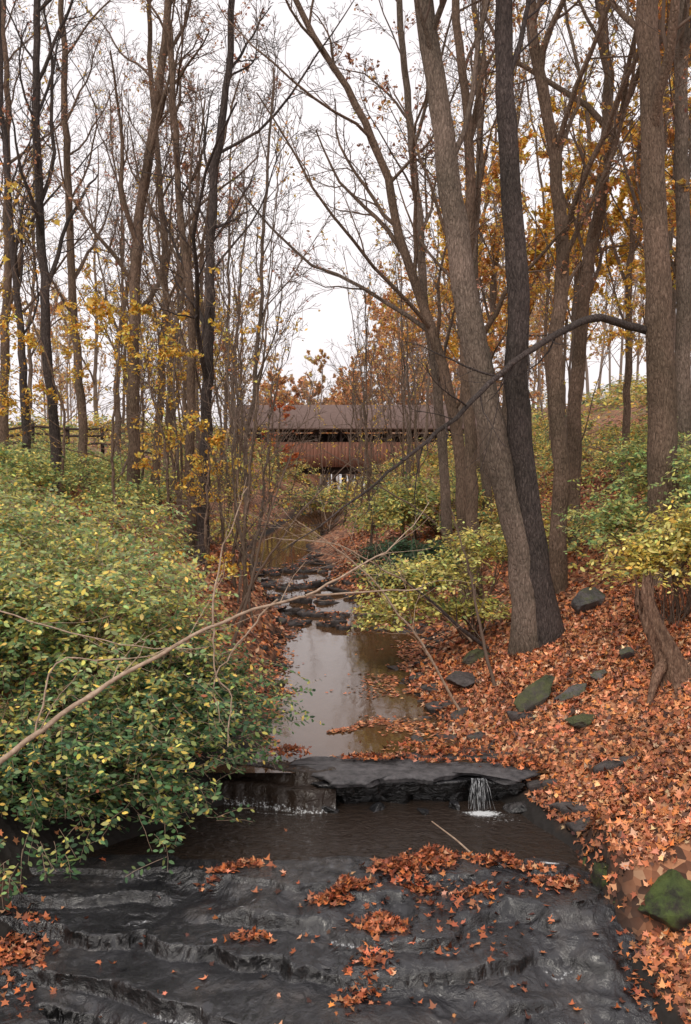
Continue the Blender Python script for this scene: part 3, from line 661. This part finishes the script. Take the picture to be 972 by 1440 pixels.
TIER = [dict(k=16, tmin=.2, ang=1.2, lf=.34, n=6, wander=.10, up=.02, rf=.4), dict(k=7, tmin=.2, ang=.75, lf=.45, n=4, wander=.12, up=0, rf=.5, flat=.3), dict(k=4, tmin=.2, ang=.7, lf=.5, n=3, wander=.1, up=-.02, rf=.6, flat=.3)]
for i, (x, y, H, c) in enumerate([(-5.0, 21.5, 5.6, 1900), (-3.8, 20.6, 5.0, 1500), (-6.6, 23, 5.5, 1200), (-4.4, 26, 5.5, 1200), (-8.4, 22, 5.5, 1000), (-2.9, 19.6, 3.2, 700), (-6.2, 30, 6.5, 1100), (8.2, 19, 5, 1300), (6.4, 21, 6, 1400)]):
    g = gz(x, y)
    tree("spicebush_tree", (x, y), [(x+.1, y, g+H*.4)], .045, .012, 400+i, M_bark, cfg=TIER, top=(x+r.normal(0, .4), y, g+H), rmin=.006, lvs=LV(YEL, c, .095, tmpl=OVAL), sides=6, flare=.2)
tree("red_maple_tree", (-3.8, 55), [(-3.7, 55, 4)], .1, .03, 450, M_bark, cfg=TIER, top=(-3.6, 55, 6.2), rmin=.01,
     lvs=dict(pal=[(.65, .2, .07), (.55, .15, .06), (.6, .3, .09)], w=[2, 2, 1], count=2600, size=.17), sides=6)

# --- distant woodland (one mass)
parts = []; lp = []; hot = []; rr = np.random.default_rng(33)
FAR = [dict(k=13, tmin=.15, ang=.6, lf=.34, n=5, wander=.14, up=.06, rf=.5), dict(k=7, tmin=.15, ang=.7, lf=.45, n=4, wander=.16, up=.03, rf=.5), dict(k=5, tmin=.15, ang=.7, lf=.5, n=3, wander=.16, up=.0, rf=.6)]
for i in range(118):
    y = rr.uniform(80, 150); x = rr.uniform(-.42, .42)*y
    if i < 42: y = rr.uniform(80, 108); x = rr.uniform(-8, 15)
    H = rr.uniform(11, 18)
    if i < 42: H = np.interp(x, [-8, -2, 1.5, 4, 8, 17], [7, 7, 10, 14, 16.5, 17])*rr.uniform(.85, 1.08)*(y/90)**.7
    elif -9*y/90 < x < 3*y/90: H *= .6
    g = gz(x, y)
    cf = FAR if i >= 42 else [dict(FAR[0], ang=.95, k=17, tmin=.1, lf=.36)]+FAR[1:]
    p, lv = build_tree([(x, y, g-.3), (x+rr.normal(0, .4), y, g+H*.5), (x+rr.normal(0, 1), y, g+H)], rr.uniform(.08, .17), .04, 700+i, cf, rmin=.018, ntr=8, sides=5)
    parts += p; (hot if i < 42 else lp).append(lv[-1][0])
fo = empty("distant_woodland")
v, f = merge(parts); make_mesh("bare_trees", v, f, M_bark_haze, smooth=True, parent=fo)
add_leaves(fo, np.concatenate(lp), dict(pal=[(.66, .40, .18), (.72, .5, .2), (.5, .3, .18), (.6, .54, .22)], w=[4, 3, 3, 2], count=60000, size=.34), 5, "canopy_leaves")
add_leaves(fo, np.concatenate(hot), dict(pal=[(.74, .42, .2), (.8, .52, .21), (.58, .33, .2), (.68, .38, .2)], w=[4, 3, 3, 2], count=95000, size=.33), 6, "autumn_canopy_leaves")

# ------------------------------------------------------------------ shrubs
def shrub(name, ells, n_sp, leaf, palf, seed, m=12, twl=.35, tmpl=OVAL, base=None, droop=-.08, stems=26, mat=M_twig, noise_amp=.28, spread=.35, hmin=-9, flatn=.55, clear=.1):
    r = np.random.default_rng(seed)
    E = np.array(ells, float); wt = E[:, 3]*E[:, 5]*E[:, 4]; wt = wt**.7; wt /= wt.sum()
    k = r.choice(len(E), n_sp, p=wt); d = norm(r.normal(0, 1, (n_sp, 3)))
    d[:, 2] = np.where((d[:, 2] < -.45), -d[:, 2], d[:, 2])
    rad = 1+noise_amp*1.6*fbm(d[:, 0]*2.6+k*7.7, d[:, 2]*2.6+d[:, 1]*2.2, seed, 3)-np.abs(r.normal(0, spread*.5, n_sp))
    pos = E[k, :3]+d*E[k, 3:6]*rad[:, None]
    gzv = ground(pos[:, 0], pos[:, 1]); ok = pos[:, 2] > np.maximum(gzv+clear, hmin); pos = pos[ok]; d = d[ok]; n_sp = len(pos)
    D = norm(d*np.array([1, 1, .5])+r.normal(0, .35, (n_sp, 3)))
    Ln = twl*r.uniform(.6, 1.4, n_sp); S = pos-D*Ln[:, None]*.6
    P = polylines(S, D, Ln, 5, .12, droop, r)
    R = np.full((n_sp, 5), .0035)*np.linspace(1, .5, 5)
    parts = [tubes(P, R, 3)]
    if base is None: base = [(E[:, 0].mean(), E[:, 1].mean())]
    bi = r.integers(0, len(base), stems); tgt = P[r.integers(0, n_sp, stems), 0]
    B = np.array([(base[j][0]+r.normal(0, .12), base[j][1]+r.normal(0, .12)) for j in bi])
    if len(base) > 8:
        dd = ((P[:, 0, None, :2]-np.array(base)[None])**2).sum(-1).argmin(1)
        tgt = np.array([P[r.choice(np.flatnonzero(dd == j)), 0] if (dd == j).any() else P[0, 0] for j in bi])
    Bz = ground(B[:, 0], B[:, 1])-.05; B3 = np.column_stack([B, Bz])
    tt = np.linspace(0, 1, 9)[None, :, None]
    mid = (B3+tgt)/2; mid[:, 2] = np.maximum(mid[:, 2], tgt[:, 2]*.75+.1*B3[:, 2]); mid += r.normal(0, .1, mid.shape)
    Q = B3[:, None]*(1-tt)**2+2*mid[:, None]*tt*(1-tt)+tgt[:, None]*tt**2
    SR = r.uniform(.008, .018, (stems, 1))*np.linspace(1, .35, 9)[None]
    parts.append(tubes(Q, SR, 5))
    C, CR = children(Q, SR, 7, .35, .7, .3, 5, .12, 0, .6, r, .004); parts.append(tubes(C, CR, 3))
    v, f = merge(parts)
    LP = []; LN = []; LA = []
    T = norm(P[:, -1]-P[:, 0]); upv = norm(np.array([0, 0, 1.])+flatn*d+r.normal(0, .25, (n_sp, 3)))
    side = norm(np.cross(T, upv))
    for j in range(m):
        t = (j+.7)/m; u = t*4; i = min(int(u), 3); fr = u-i
        b = P[:, i]*(1-fr)+P[:, i+1]*fr
        s = (1 if j % 2 else -1)
        al = norm(side*s+T*.6+r.normal(0, .25, (n_sp, 3)))
        LP.append(b+al*leaf*.55); LA.append(al); LN.append(norm(upv+r.normal(0, .38, (n_sp, 3))))
    LP = np.concatenate(LP); LA = np.concatenate(LA); LN = np.concatenate(LN)
    keep = r.random(len(LP)) < .88; LP, LA, LN = LP[keep], LA[keep], LN[keep]
    lv, lf = leaf_geo(LP, LN, leaf*r.uniform(.6, 1.2, len(LP)), tmpl, r, along=LA)
    c = palf(LP, r)
    e = empty(name)
    make_mesh("stems", v, f, mat, smooth=True, parent=e)
    make_mesh("foliage", lv, lf, M_leaf, rep(c, len(tmpl)), parent=e)
    return e

G_DK = (.055, .115, .055); G_MD = (.115, .21, .085); G_LT = (.28, .36, .13); Y_GR = (.58, .55, .17); Y_L = (.82, .62, .15); RED = (.42, .16, .08)
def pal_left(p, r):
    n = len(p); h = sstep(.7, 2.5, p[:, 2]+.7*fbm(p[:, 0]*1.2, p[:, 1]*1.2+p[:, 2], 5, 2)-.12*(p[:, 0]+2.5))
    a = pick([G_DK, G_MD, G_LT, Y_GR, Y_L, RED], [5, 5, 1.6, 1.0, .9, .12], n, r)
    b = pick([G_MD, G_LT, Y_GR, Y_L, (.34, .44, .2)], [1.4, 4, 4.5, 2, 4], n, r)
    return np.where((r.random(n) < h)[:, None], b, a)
def pal_of(pal, w): return lambda p, r: pick(pal, w, len(p), r)
TW = M_bark[1]

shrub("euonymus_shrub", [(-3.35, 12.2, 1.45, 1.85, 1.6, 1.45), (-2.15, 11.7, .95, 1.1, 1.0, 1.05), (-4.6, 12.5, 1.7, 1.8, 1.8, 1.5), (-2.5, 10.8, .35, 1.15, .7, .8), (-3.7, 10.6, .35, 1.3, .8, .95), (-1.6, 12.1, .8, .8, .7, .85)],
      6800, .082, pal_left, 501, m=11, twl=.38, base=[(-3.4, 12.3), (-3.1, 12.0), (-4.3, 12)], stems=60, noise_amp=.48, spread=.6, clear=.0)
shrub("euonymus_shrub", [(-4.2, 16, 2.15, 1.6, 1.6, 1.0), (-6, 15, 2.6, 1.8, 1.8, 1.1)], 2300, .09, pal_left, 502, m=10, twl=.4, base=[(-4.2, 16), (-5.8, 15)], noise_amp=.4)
e1 = []
rr = np.random.default_rng(8)
for i in range(26):
    y = rr.uniform(18.5, 36); x = -rr.uniform(4.8, 13); e1.append((x, y, gz(x, y)+.3, rr.uniform(.8, 1.6), rr.uniform(.8, 1.6), rr.uniform(.4, .9)))
shrub("undergrowth", e1, 5400, .11, pal_of([G_MD, G_LT, (.32, .42, .15), Y_GR, Y_L], [1.5, 4, 5, 5, 2]), 503, m=8, twl=.4, tmpl=QUAD, base=[(a[0], a[1]) for a in e1], stems=60, mat=TW)
e1 = []
for i in range(30):
    y = rr.uniform(20, 46); x = np.interp(y, LY, RX)+rr.uniform(3.4, 11); e1.append((x, y, gz(x, y)+.3, rr.uniform(.8, 1.5), rr.uniform(.8, 1.5), rr.uniform(.5, 1.0)))
shrub("undergrowth", e1, 4600, .12, pal_of([G_MD, G_LT, Y_GR, Y_L, (.5, .28, .09)], [2, 3, 5, 4, 2]), 504, m=8, twl=.4, tmpl=QUAD, base=[(a[0], a[1]) for a in e1], stems=60, mat=TW)
e1 = []
for i in range(60):
    y = rr.uniform(40, 100); x = rr.uniform(.06, .34)*y*rr.choice([-1, 1]); e1.append((x, y, gz(x, y)+.4, rr.uniform(1.3, 3), rr.uniform(1, 2), rr.uniform(.7, 1.9)))
shrub("undergrowth", e1, 6500, .26, pal_of([G_MD, G_LT, Y_GR, Y_L, (.5, .32, .14)], [1.5, 2.5, 4, 3, 4]), 514, m=6, twl=.8, tmpl=QUAD, base=[(a[0], a[1]) for a in e1], stems=60, mat=TW)
PYG = pal_of([G_LT, Y_GR, (.70, .66, .24), Y_L, G_MD], [2, 5, 5, 2, .5])
shrub("viburnum_shrub", [(1.5, 18, 1.7, 1.2, .9, .40), (2.7, 18.3, 2.15, 1.1, .9, .45), (.65, 17.6, 1.05, .6, .6, .35), (2.1, 18, 1.1, 1.1, .7, .3), (1.1, 17.7, 1.3, .8, .6, .3)], 820, .10, PYG, 505, m=10, twl=.45, base=[(2.4, 18.2)], stems=26, spread=.7, mat=TW, flatn=.2)
shrub("viburnum_shrub", [(2.3, 27.5, 2.3, 2.0, 1.4, .9), (1.5, 29, 2.0, 1.3, 1.2, .8)], 1100, .12, pal_of([G_MD, G_LT, Y_GR, Y_L], [1.5, 3, 6, 2]), 506, m=9, twl=.5, tmpl=QUAD, base=[(2.8, 28)], mat=TW, spread=.6)
shrub("holly_shrub", [(1.4, 25.2, .95, 1.1, .9, .7), (2.3, 24, 1.1, .9, .8, .6)], 1300, .10, pal_of([(.04, .09, .04), G_DK, (.06, .12, .06)], [3, 2, 2]), 507, m=9, twl=.4, tmpl=QUAD, base=[(1.6, 25)], mat=TW)
shrub("viburnum_shrub", [(5.9, 18.5, 3.5, 1.3, 1.3, .9), (4.7, 17.4, 2.7, .9, .9, .6), (6.6, 16.4, 3.2, 1.3, 1.2, 1.1)], 1500, .09, pal_of([G_MD, G_LT, Y_GR, (.3, .43, .16)], [1.5, 4, 5, 4]), 508, m=10, twl=.4, base=[(5.9, 18), (6.4, 16.6)], spread=.7, mat=TW)
shrub("viburnum_shrub", [(5.1, 14.6, 2.7, .9, .8, .55), (4.4, 14.4, 2.4, .7, .6, .4)], 640, .095, pal_of([Y_GR, Y_L, (.70, .64, .22), G_LT], [4, 4, 4, 1.5]), 509, m=9, twl=.4, base=[(4.9, 14.6)], spread=.8, mat=TW, flatn=.2)
shrub("creekside_shrub", [(-3.1, 26.5, 1.8, .9, 1.0, .6), (-4.6, 31, 2.6, 1.3, 1.2, .9)], 500, .11, pal_of([G_LT, Y_GR, Y_L, (.5, .3, .1)], [2, 4, 4, 2]), 510, m=8, twl=.45, tmpl=QUAD, spread=.8, mat=TW)
shrub("creekside_shrub", [(1.2, 33, 1.5, 1.3, 1.2, .8), (-1.2, 40, 1.7, 1.6, 1.3, .8), (1.6, 45, 2.0, 1.6, 1.3, 1.2), (-5.0, 44, 2.2, 1.4, 1.3, 1.2)], 1100, .15, pal_of([G_LT, Y_GR, G_DK, Y_L, (.42, .26, .12)], [2, 4, 3, 2, 4]), 511, m=8, twl=.5, tmpl=QUAD, spread=.9, mat=TW)
shrub("creekside_shrub", [(-.3, 50, 1.4, 2.0, 1.3, .8), (-3.5, 56, 2.2, 2.0, 1.3, 1.2), (3.5, 58, 2.2, 2, 1.3, 1.3)], 700, .2, pal_of([G_LT, Y_GR, (.5, .32, .14), Y_L], [2, 4, 3, 3]), 512, m=7, twl=.6, tmpl=QUAD, spread=.9, mat=TW)

# ------------------------------------------------------------------ overhanging limbs
def limb(name, pts, r0, r1, seed, mat, cfg, rmin=.003, extra=(), n=40, wob=.0):
    r = np.random.default_rng(seed)
    P = resample(pts, n)[None]
    if wob: P[0, 1:-1] += np.cumsum(r.normal(0, wob, (n-2, 3)), axis=0)*.25
    R = np.linspace(r0, r1, n)[None]
    parts = [tubes(P, R, 8)]; cur = (P, R)
    for c in cfg: cur = children(*cur, r=r, rmin=rmin, **c); parts.append(tubes(*cur, 4))
    for pp, a, b in extra:
        Q = resample(pp, 16)[None]; Q[0, 1:] += np.cumsum(r.normal(0, .012, (15, 3)), axis=0)
        parts.append(tubes(Q, np.linspace(a, b, 16)[None], 5))
        cc = children(Q, np.linspace(a, b, 16)[None], 5, .25, .6, .3, 5, .12, .0, .5, r, .0025); parts.append(tubes(*cc, 3))
    v, f = merge(parts); return make_mesh(name, v, f, mat, smooth=True)
limb("overhanging_branch", [(-3.6, 6.4, 1.1), (-2.36, 6.5, 2.0), (-1.9, 6.65, 2.33), (-1.4, 6.8, 2.63), (-.94, 7, 2.9), (-.46, 7.3, 3.03), (.08, 7.6, 3.03), (.62, 7.9, 3.02)], .026, .005, 9, M_twig,
     [dict(k=9, tmin=.3, ang=.6, lf=.16, n=6, wander=.14, up=.03, rf=.45)], wob=.035,
     extra=[([(-.94, 7, 2.9), (-.95, 7.05, 3.2), (-.78, 7.1, 3.55), (-.7, 7.15, 3.8)], .009, .003),
            ([(-.5, 7.3, 3.03), (-.75, 7.2, 2.7), (-.95, 7.1, 2.4), (-.85, 7.1, 2.15)], .008, .003),
            ([(-.94, 7, 2.9), (-.92, 7.0, 2.6), (-.8, 6.95, 2.3), (-.8, 6.9, 2.05)], .007, .003),
            ([(-.3, 7.4, 3.04), (.2, 7.8, 3.25), (.5, 8.2, 3.4), (.7, 8.5, 3.7)], .010, .003),
            ([(-2.1, 6.6, 2.2), (-2.0, 6.7, 2.7), (-1.5, 6.9, 2.6), (-1.1, 7, 2.7)], .007, .003),
            ([(-2.8, 6.9, 3.1), (-2.2, 7, 2.95), (-1.5, 7.1, 2.75), (-1.0, 7.1, 2.78)], .007, .003)])
limb("arching_branch", [(5.1, 17, 6.05), (4.15, 16.5, 6.25), (3.5, 16, 6.03), (2.63, 15.3, 5.5), (1.97, 14.6, 4.87), (1.27, 14, 4.3), (.73, 13.5, 3.9), (0, 13, 3.4), (-.8, 12.6, 2.8)], .075, .006, 19, M_bark_dark[0],
     [dict(k=20, tmin=.2, ang=.7, lf=.24, n=7, wander=.14, up=.04, rf=.4), dict(k=5, tmin=.2, ang=.7, lf=.4, n=4, wander=.15, up=0, rf=.5)], wob=.05, rmin=.0045)
SUB = [dict(k=9, tmin=.2, ang=.7, lf=.4, n=6, wander=.14, up=.03, rf=.45), dict(k=4, tmin=.2, ang=.7, lf=.45, n=4, wander=.15, up=0, rf=.5)]
limb("bare_sapling", [(2.3, 15, .4), (2.1, 15.1, 1.2), (1.95, 15.2, 2.1), (1.6, 15.3, 3.2)], .03, .006, 29, TW, SUB, wob=.02, rmin=.004)
limb("bare_sapling", [(-1.9, 14.6, .5), (-1.5, 14.6, 1.6), (-1.2, 14.5, 2.8), (-.7, 14.3, 4.2)], .03, .006, 39, TW, SUB, wob=.03, rmin=.004)
limb("bare_sapling", [(-2.1, 17, .7), (-1.5, 16.8, 1.9), (-.8, 16.5, 2.9), (.2, 16.2, 3.9)], .028, .006, 49, TW, SUB, wob=.03, rmin=.004)
limb("leaning_branch", [(1.7, 14.5, .2), (.9, 14.2, 1.5), (.3, 14, 2.3), (-.7, 13.8, 3.1)], .022, .005, 59, M_twig, SUB, wob=.04, rmin=.0035)
limb("leaning_branch", [(2.2, 17.2, .7), (1.1, 16.8, 1.7), (0, 16.4, 2.4), (-1.3, 16, 2.6)], .022, .005, 69, M_twig, SUB, wob=.04, rmin=.0035)
limb("leaning_branch", [(2.6, 19, 1.2), (1.8, 18.8, 2.6), (.6, 18.4, 3.3), (-.8, 18, 4.2)], .028, .005, 79, TW, SUB, wob=.04, rmin=.0045)
limb("fallen_branch", [(2.4, 16.6, .7), (1.9, 16.3, 1.1), (1.5, 16.2, 1.5), (1.0, 16.1, 1.9)], .04, .01, 31, M_bark_dark[0], [dict(k=6, tmin=.3, ang=.6, lf=.4, n=5, wander=.14, up=.03, rf=.45)])
limb("fallen_stick", [(1.4, 10.6, -.33), (1.25, 10.9, -.28), (1.0, 11.25, -.2)], .012, .006, 41, M_twig, [])
e = empty("hanging_branch")
r2 = np.random.default_rng(77)
P = resample([(-3.6, 7, 7.4), (-3.0, 7.2, 6.6), (-2.5, 7.3, 6.0), (-2.2, 7.4, 5.2)], 20)[None]; R = np.linspace(.012, .004, 20)[None]
A = children(P, R, 14, .1, .7, .4, 6, .12, -.05, .5, r2, .0025); B = children(*A, 4, .2, .6, .45, 4, .12, -.05, .6, r2, .002)
v, f = merge([tubes(P, R, 5), tubes(*A, 4), tubes(*B, 3)]); make_mesh("twigs", v, f, TW, smooth=True, parent=e)
add_leaves(e, B[0], LV(YEL, 90, .075, tmpl=MAPLE), 3)

# ------------------------------------------------------------------ broken stump
sx, sy = 4.3, 13.1; sg = gz(sx, sy)
P = resample([(sx+.12, sy-.05, sg-.2), (sx, sy, sg+.25), (sx-.22, sy+.05, sg+.7), (sx-.34, sy+.1, sg+1.15)], 22)
R = np.linspace(.18, .09, 22)*(1+.6*np.exp(-np.linspace(0, 6, 22)))
v, q = tubes(P[None], R[None], 26)
a = np.tile(np.arange(26), 22); hh = np.repeat(np.linspace(0, 1, 22), 26); ax = np.repeat(P, 26, axis=0)
v = ax+(v-ax)*(1+.22*np.sin(a*1.45)+.10*np.sin(a*3.9+hh*4))[:, None]
v[:, 2] += (hh > .9)*(.16*np.sin(a*2.1)+.12*np.sin(a*.7))
M_dead = bark_material("dead_wood", (.08, .045, .035), (.28, .17, .12), (.45, .32, .24), .8)
st = empty("broken_tree_stump"); make_mesh("trunk", v, q, M_dead, smooth=True, parent=st)
Q = np.stack([resample([(sx, sy, sg+.2), (sx+dx*.5, sy+dy*.5, sg+.1), (sx+dx, sy+dy, gz(sx+dx, sy+dy)-.05)], 8) for dx, dy in [(.45, -.25), (-.35, -.3), (.3, .35), (.55, .05)]])
v, q = tubes(Q, np.tile(np.linspace(.10, .03, 8), (4, 1)), 7); make_mesh("roots", v, q, M_dead, smooth=True, parent=st)

# ------------------------------------------------------------------ covered bridge
M_roof = simple_material("weathered_shingles", [(.3, (.12, .08, .07)), (.7, (.2, .14, .122))], 3, .9, .5, (1, 6, 6))
M_side = simple_material("brown_siding", [(.3, (.17, .075, .052)), (.7, (.30, .145, .10))], 3, .85, .4, (6, 1, .5))
M_dark = simple_material("dark_timber", [(.3, (.03, .02, .018)), (.7, (.06, .042, .036))], 3, .9)
M_conc = simple_material("bridge_stone", [(.3, (.14, .12, .11)), (.7, (.26, .23, .21))], 2, .9)
br = empty("covered_bridge")
by0, by1 = 68.0, 72.2; bx0, bx1 = -7.2, 9.8; dz = 2.65
parts = []
rr = np.random.default_rng(2)
for yy_ in (by0, by1):
    x = bx0
    while x < bx1-.1:
        w = .24; o = rr.uniform(0, .03)
        parts.append(box(x, x+w-.015, yy_-.03-o, yy_+.03-o, dz-.25, dz+1.45)); x += w
v, f = merge(parts); make_mesh("siding", v, f, M_side, parent=br)
parts = []
for yy_ in (by0+.12, by1-.12):
    for x in np.arange(bx0+.1, bx1, 1.7):
        parts.append(box(x-.09, x+.09, yy_-.08, yy_+.08, dz, dz+2.5))
        if x+1.7 < bx1:
            b = box(0, 1, -.05, .05, 0, .14)[0]; vv = b.copy(); vv[:, 0] = x+b[:, 0]*1.7; vv[:, 1] += yy_; vv[:, 2] = dz+.2+b[:, 0]*2.0+b[:, 2]; parts.append((vv, box(0, 1, 0, 1, 0, 1)[1]))
    parts.append(box(bx0, bx1, yy_-.1, yy_+.1, dz+2.15, dz+2.5))
parts.append(box(bx0, bx1, by1-.16, by1-.13, dz+1.3, dz+2.05))
parts.append(box(bx0, bx1, by0+.05, by1-.05, dz-.25, dz-.02)); parts.append(box(bx0, bx1, by0+.4, by0+.7, dz-.75, dz-.25)); parts.append(box(bx0, bx1, by1-.7, by1-.4, dz-.75, dz-.25))
v, f = merge(parts); make_mesh("timber_frame_and_deck", v, f, M_dark, parent=br)
ym = (by0+by1)/2; ov = .6; ez = dz+2.42; rz = dz+4.05
V = []; F = []
for s, yo in ((-1, by0-ov), (1, by1+ov)):
    o = len(V); V += [(bx0-.6, yo, ez), (bx1+.6, yo, ez), (bx1+.6, ym, rz), (bx0-.6, ym, rz), (bx0-.6, yo, ez-.12), (bx1+.6, yo, ez-.12), (bx1+.6, ym-.001*s, rz-.12), (bx0-.6, ym-.001*s, rz-.12)]
    F += [[o, o+1, o+2, o+3], [o+4, o+7, o+6, o+5], [o, o+4, o+5, o+1], [o, o+3, o+7, o+4], [o+1, o+5, o+6, o+2]]
make_mesh("roof", np.array(V, float), np.array(F), M_roof, parent=br)
gp = [(x, y, z) for x in (bx0, bx1) for (y, z) in ((by0, ez), (by1, ez), (ym, rz-.15))]
make_mesh("gable_ends", np.array(gp, float), np.array([[0, 1, 2], [3, 5, 4]]), M_side, parent=br)
parts = [box(bx0-1.5, bx0+1.2, by0-.2, by1+.2, -.5, dz-.26), box(bx1-1.2, bx1+1.5, by0-.2, by1+.2, -.5, dz-.26)]
v, f = merge(parts); make_mesh("abutments", v, f, M_conc, parent=br)
parts = []
for x in np.arange(-16, -8.2, 1.6):
    g = gz(x, 46); parts.append(box(x-.07, x+.07, 45.93, 46.07, g-.2, g+1.15))
for k in (.35, .7, 1.02):
    for x in np.arange(-16, -8.4, 1.6):
        b, ff = box(0, 1, -.03, .03, -.05, .05); vv = b.copy(); g0, g1 = gz(x, 46), gz(x+1.6, 46); vv[:, 0] = x+b[:, 0]*1.6; vv[:, 1] += 45.9; vv[:, 2] = g0+(g1-g0)*b[:, 0]+k+b[:, 2]; parts.append((vv, ff))
v, f = merge(parts); make_mesh("wooden_fence", v, f, M_dark)

# ------------------------------------------------------------------ light, sky, camera
sc = bpy.context.scene
w = bpy.data.worlds.new("World"); sc.world = w; w.use_nodes = True; nt = w.node_tree
for n in list(nt.nodes): nt.nodes.remove(n)
out = nt.nodes.new('ShaderNodeOutputWorld'); bg = nt.nodes.new('ShaderNodeBackground'); bg.inputs[1].default_value = .15
sky = nt.nodes.new('ShaderNodeTexSky'); sky.sky_type = 'NISHITA'; sky.sun_disc = False
sky.sun_elevation = math.radians(50); sky.sun_rotation = math.radians(200); sky.dust_density = 3
hs = nt.nodes.new('ShaderNodeHueSaturation'); hs.inputs['Saturation'].default_value = .1
tc = nt.nodes.new('ShaderNodeTexCoord'); ns = nt.nodes.new('ShaderNodeTexNoise'); ns.inputs['Scale'].default_value = 2.2; ns.inputs['Detail'].default_value = 5
mp = nt.nodes.new('ShaderNodeMapping'); mp.inputs['Scale'].default_value = (1, 1, 3)
rp = nt.nodes.new('ShaderNodeValToRGB'); rp.color_ramp.elements[0].position = .3; rp.color_ramp.elements[1].position = .7
rp.color_ramp.elements[0].color = (7.3, 6.85, 7.0, 1); rp.color_ramp.elements[1].color = (8.4, 7.9, 7.95, 1)
mx = nt.nodes.new('ShaderNodeMix'); mx.data_type = 'RGBA'; mx.inputs[0].default_value = .85
Lk = nt.links.new
Lk(tc.outputs['Generated'], mp.inputs[0]); Lk(mp.outputs[0], ns.inputs['Vector']); Lk(ns.outputs[0], rp.inputs[0])
Lk(sky.outputs[0], hs.inputs['Color']); Lk(hs.outputs[0], mx.inputs[6]); Lk(rp.outputs[0], mx.inputs[7])
Lk(mx.outputs[2], bg.inputs[0]); Lk(bg.outputs[0], out.inputs[0])
sl = bpy.data.lights.new("sun", 'SUN'); sl.energy = 1.5; sl.angle = math.radians(20); sl.color = (1, .93, .82)
so = bpy.data.objects.new("sun", sl); sc.collection.objects.link(so); so.rotation_euler = (math.radians(40), 0, math.radians(-20))

cam = bpy.data.cameras.new("camera"); co = bpy.data.objects.new("camera", cam); sc.collection.objects.link(co)
co.location = (0, 0, 4.2); co.rotation_euler = (math.radians(90-4.1), 0, 0)
cam.sensor_fit = 'VERTICAL'; cam.sensor_height = 36; cam.lens = 35; cam.clip_end = 2000; cam.clip_start = .1
sc.camera = co
sc.view_settings.view_transform = 'Standard'; sc.view_settings.look = 'None'; sc.view_settings.exposure = 0
print("VERTS", sum(len(m.vertices) for m in bpy.data.meshes))
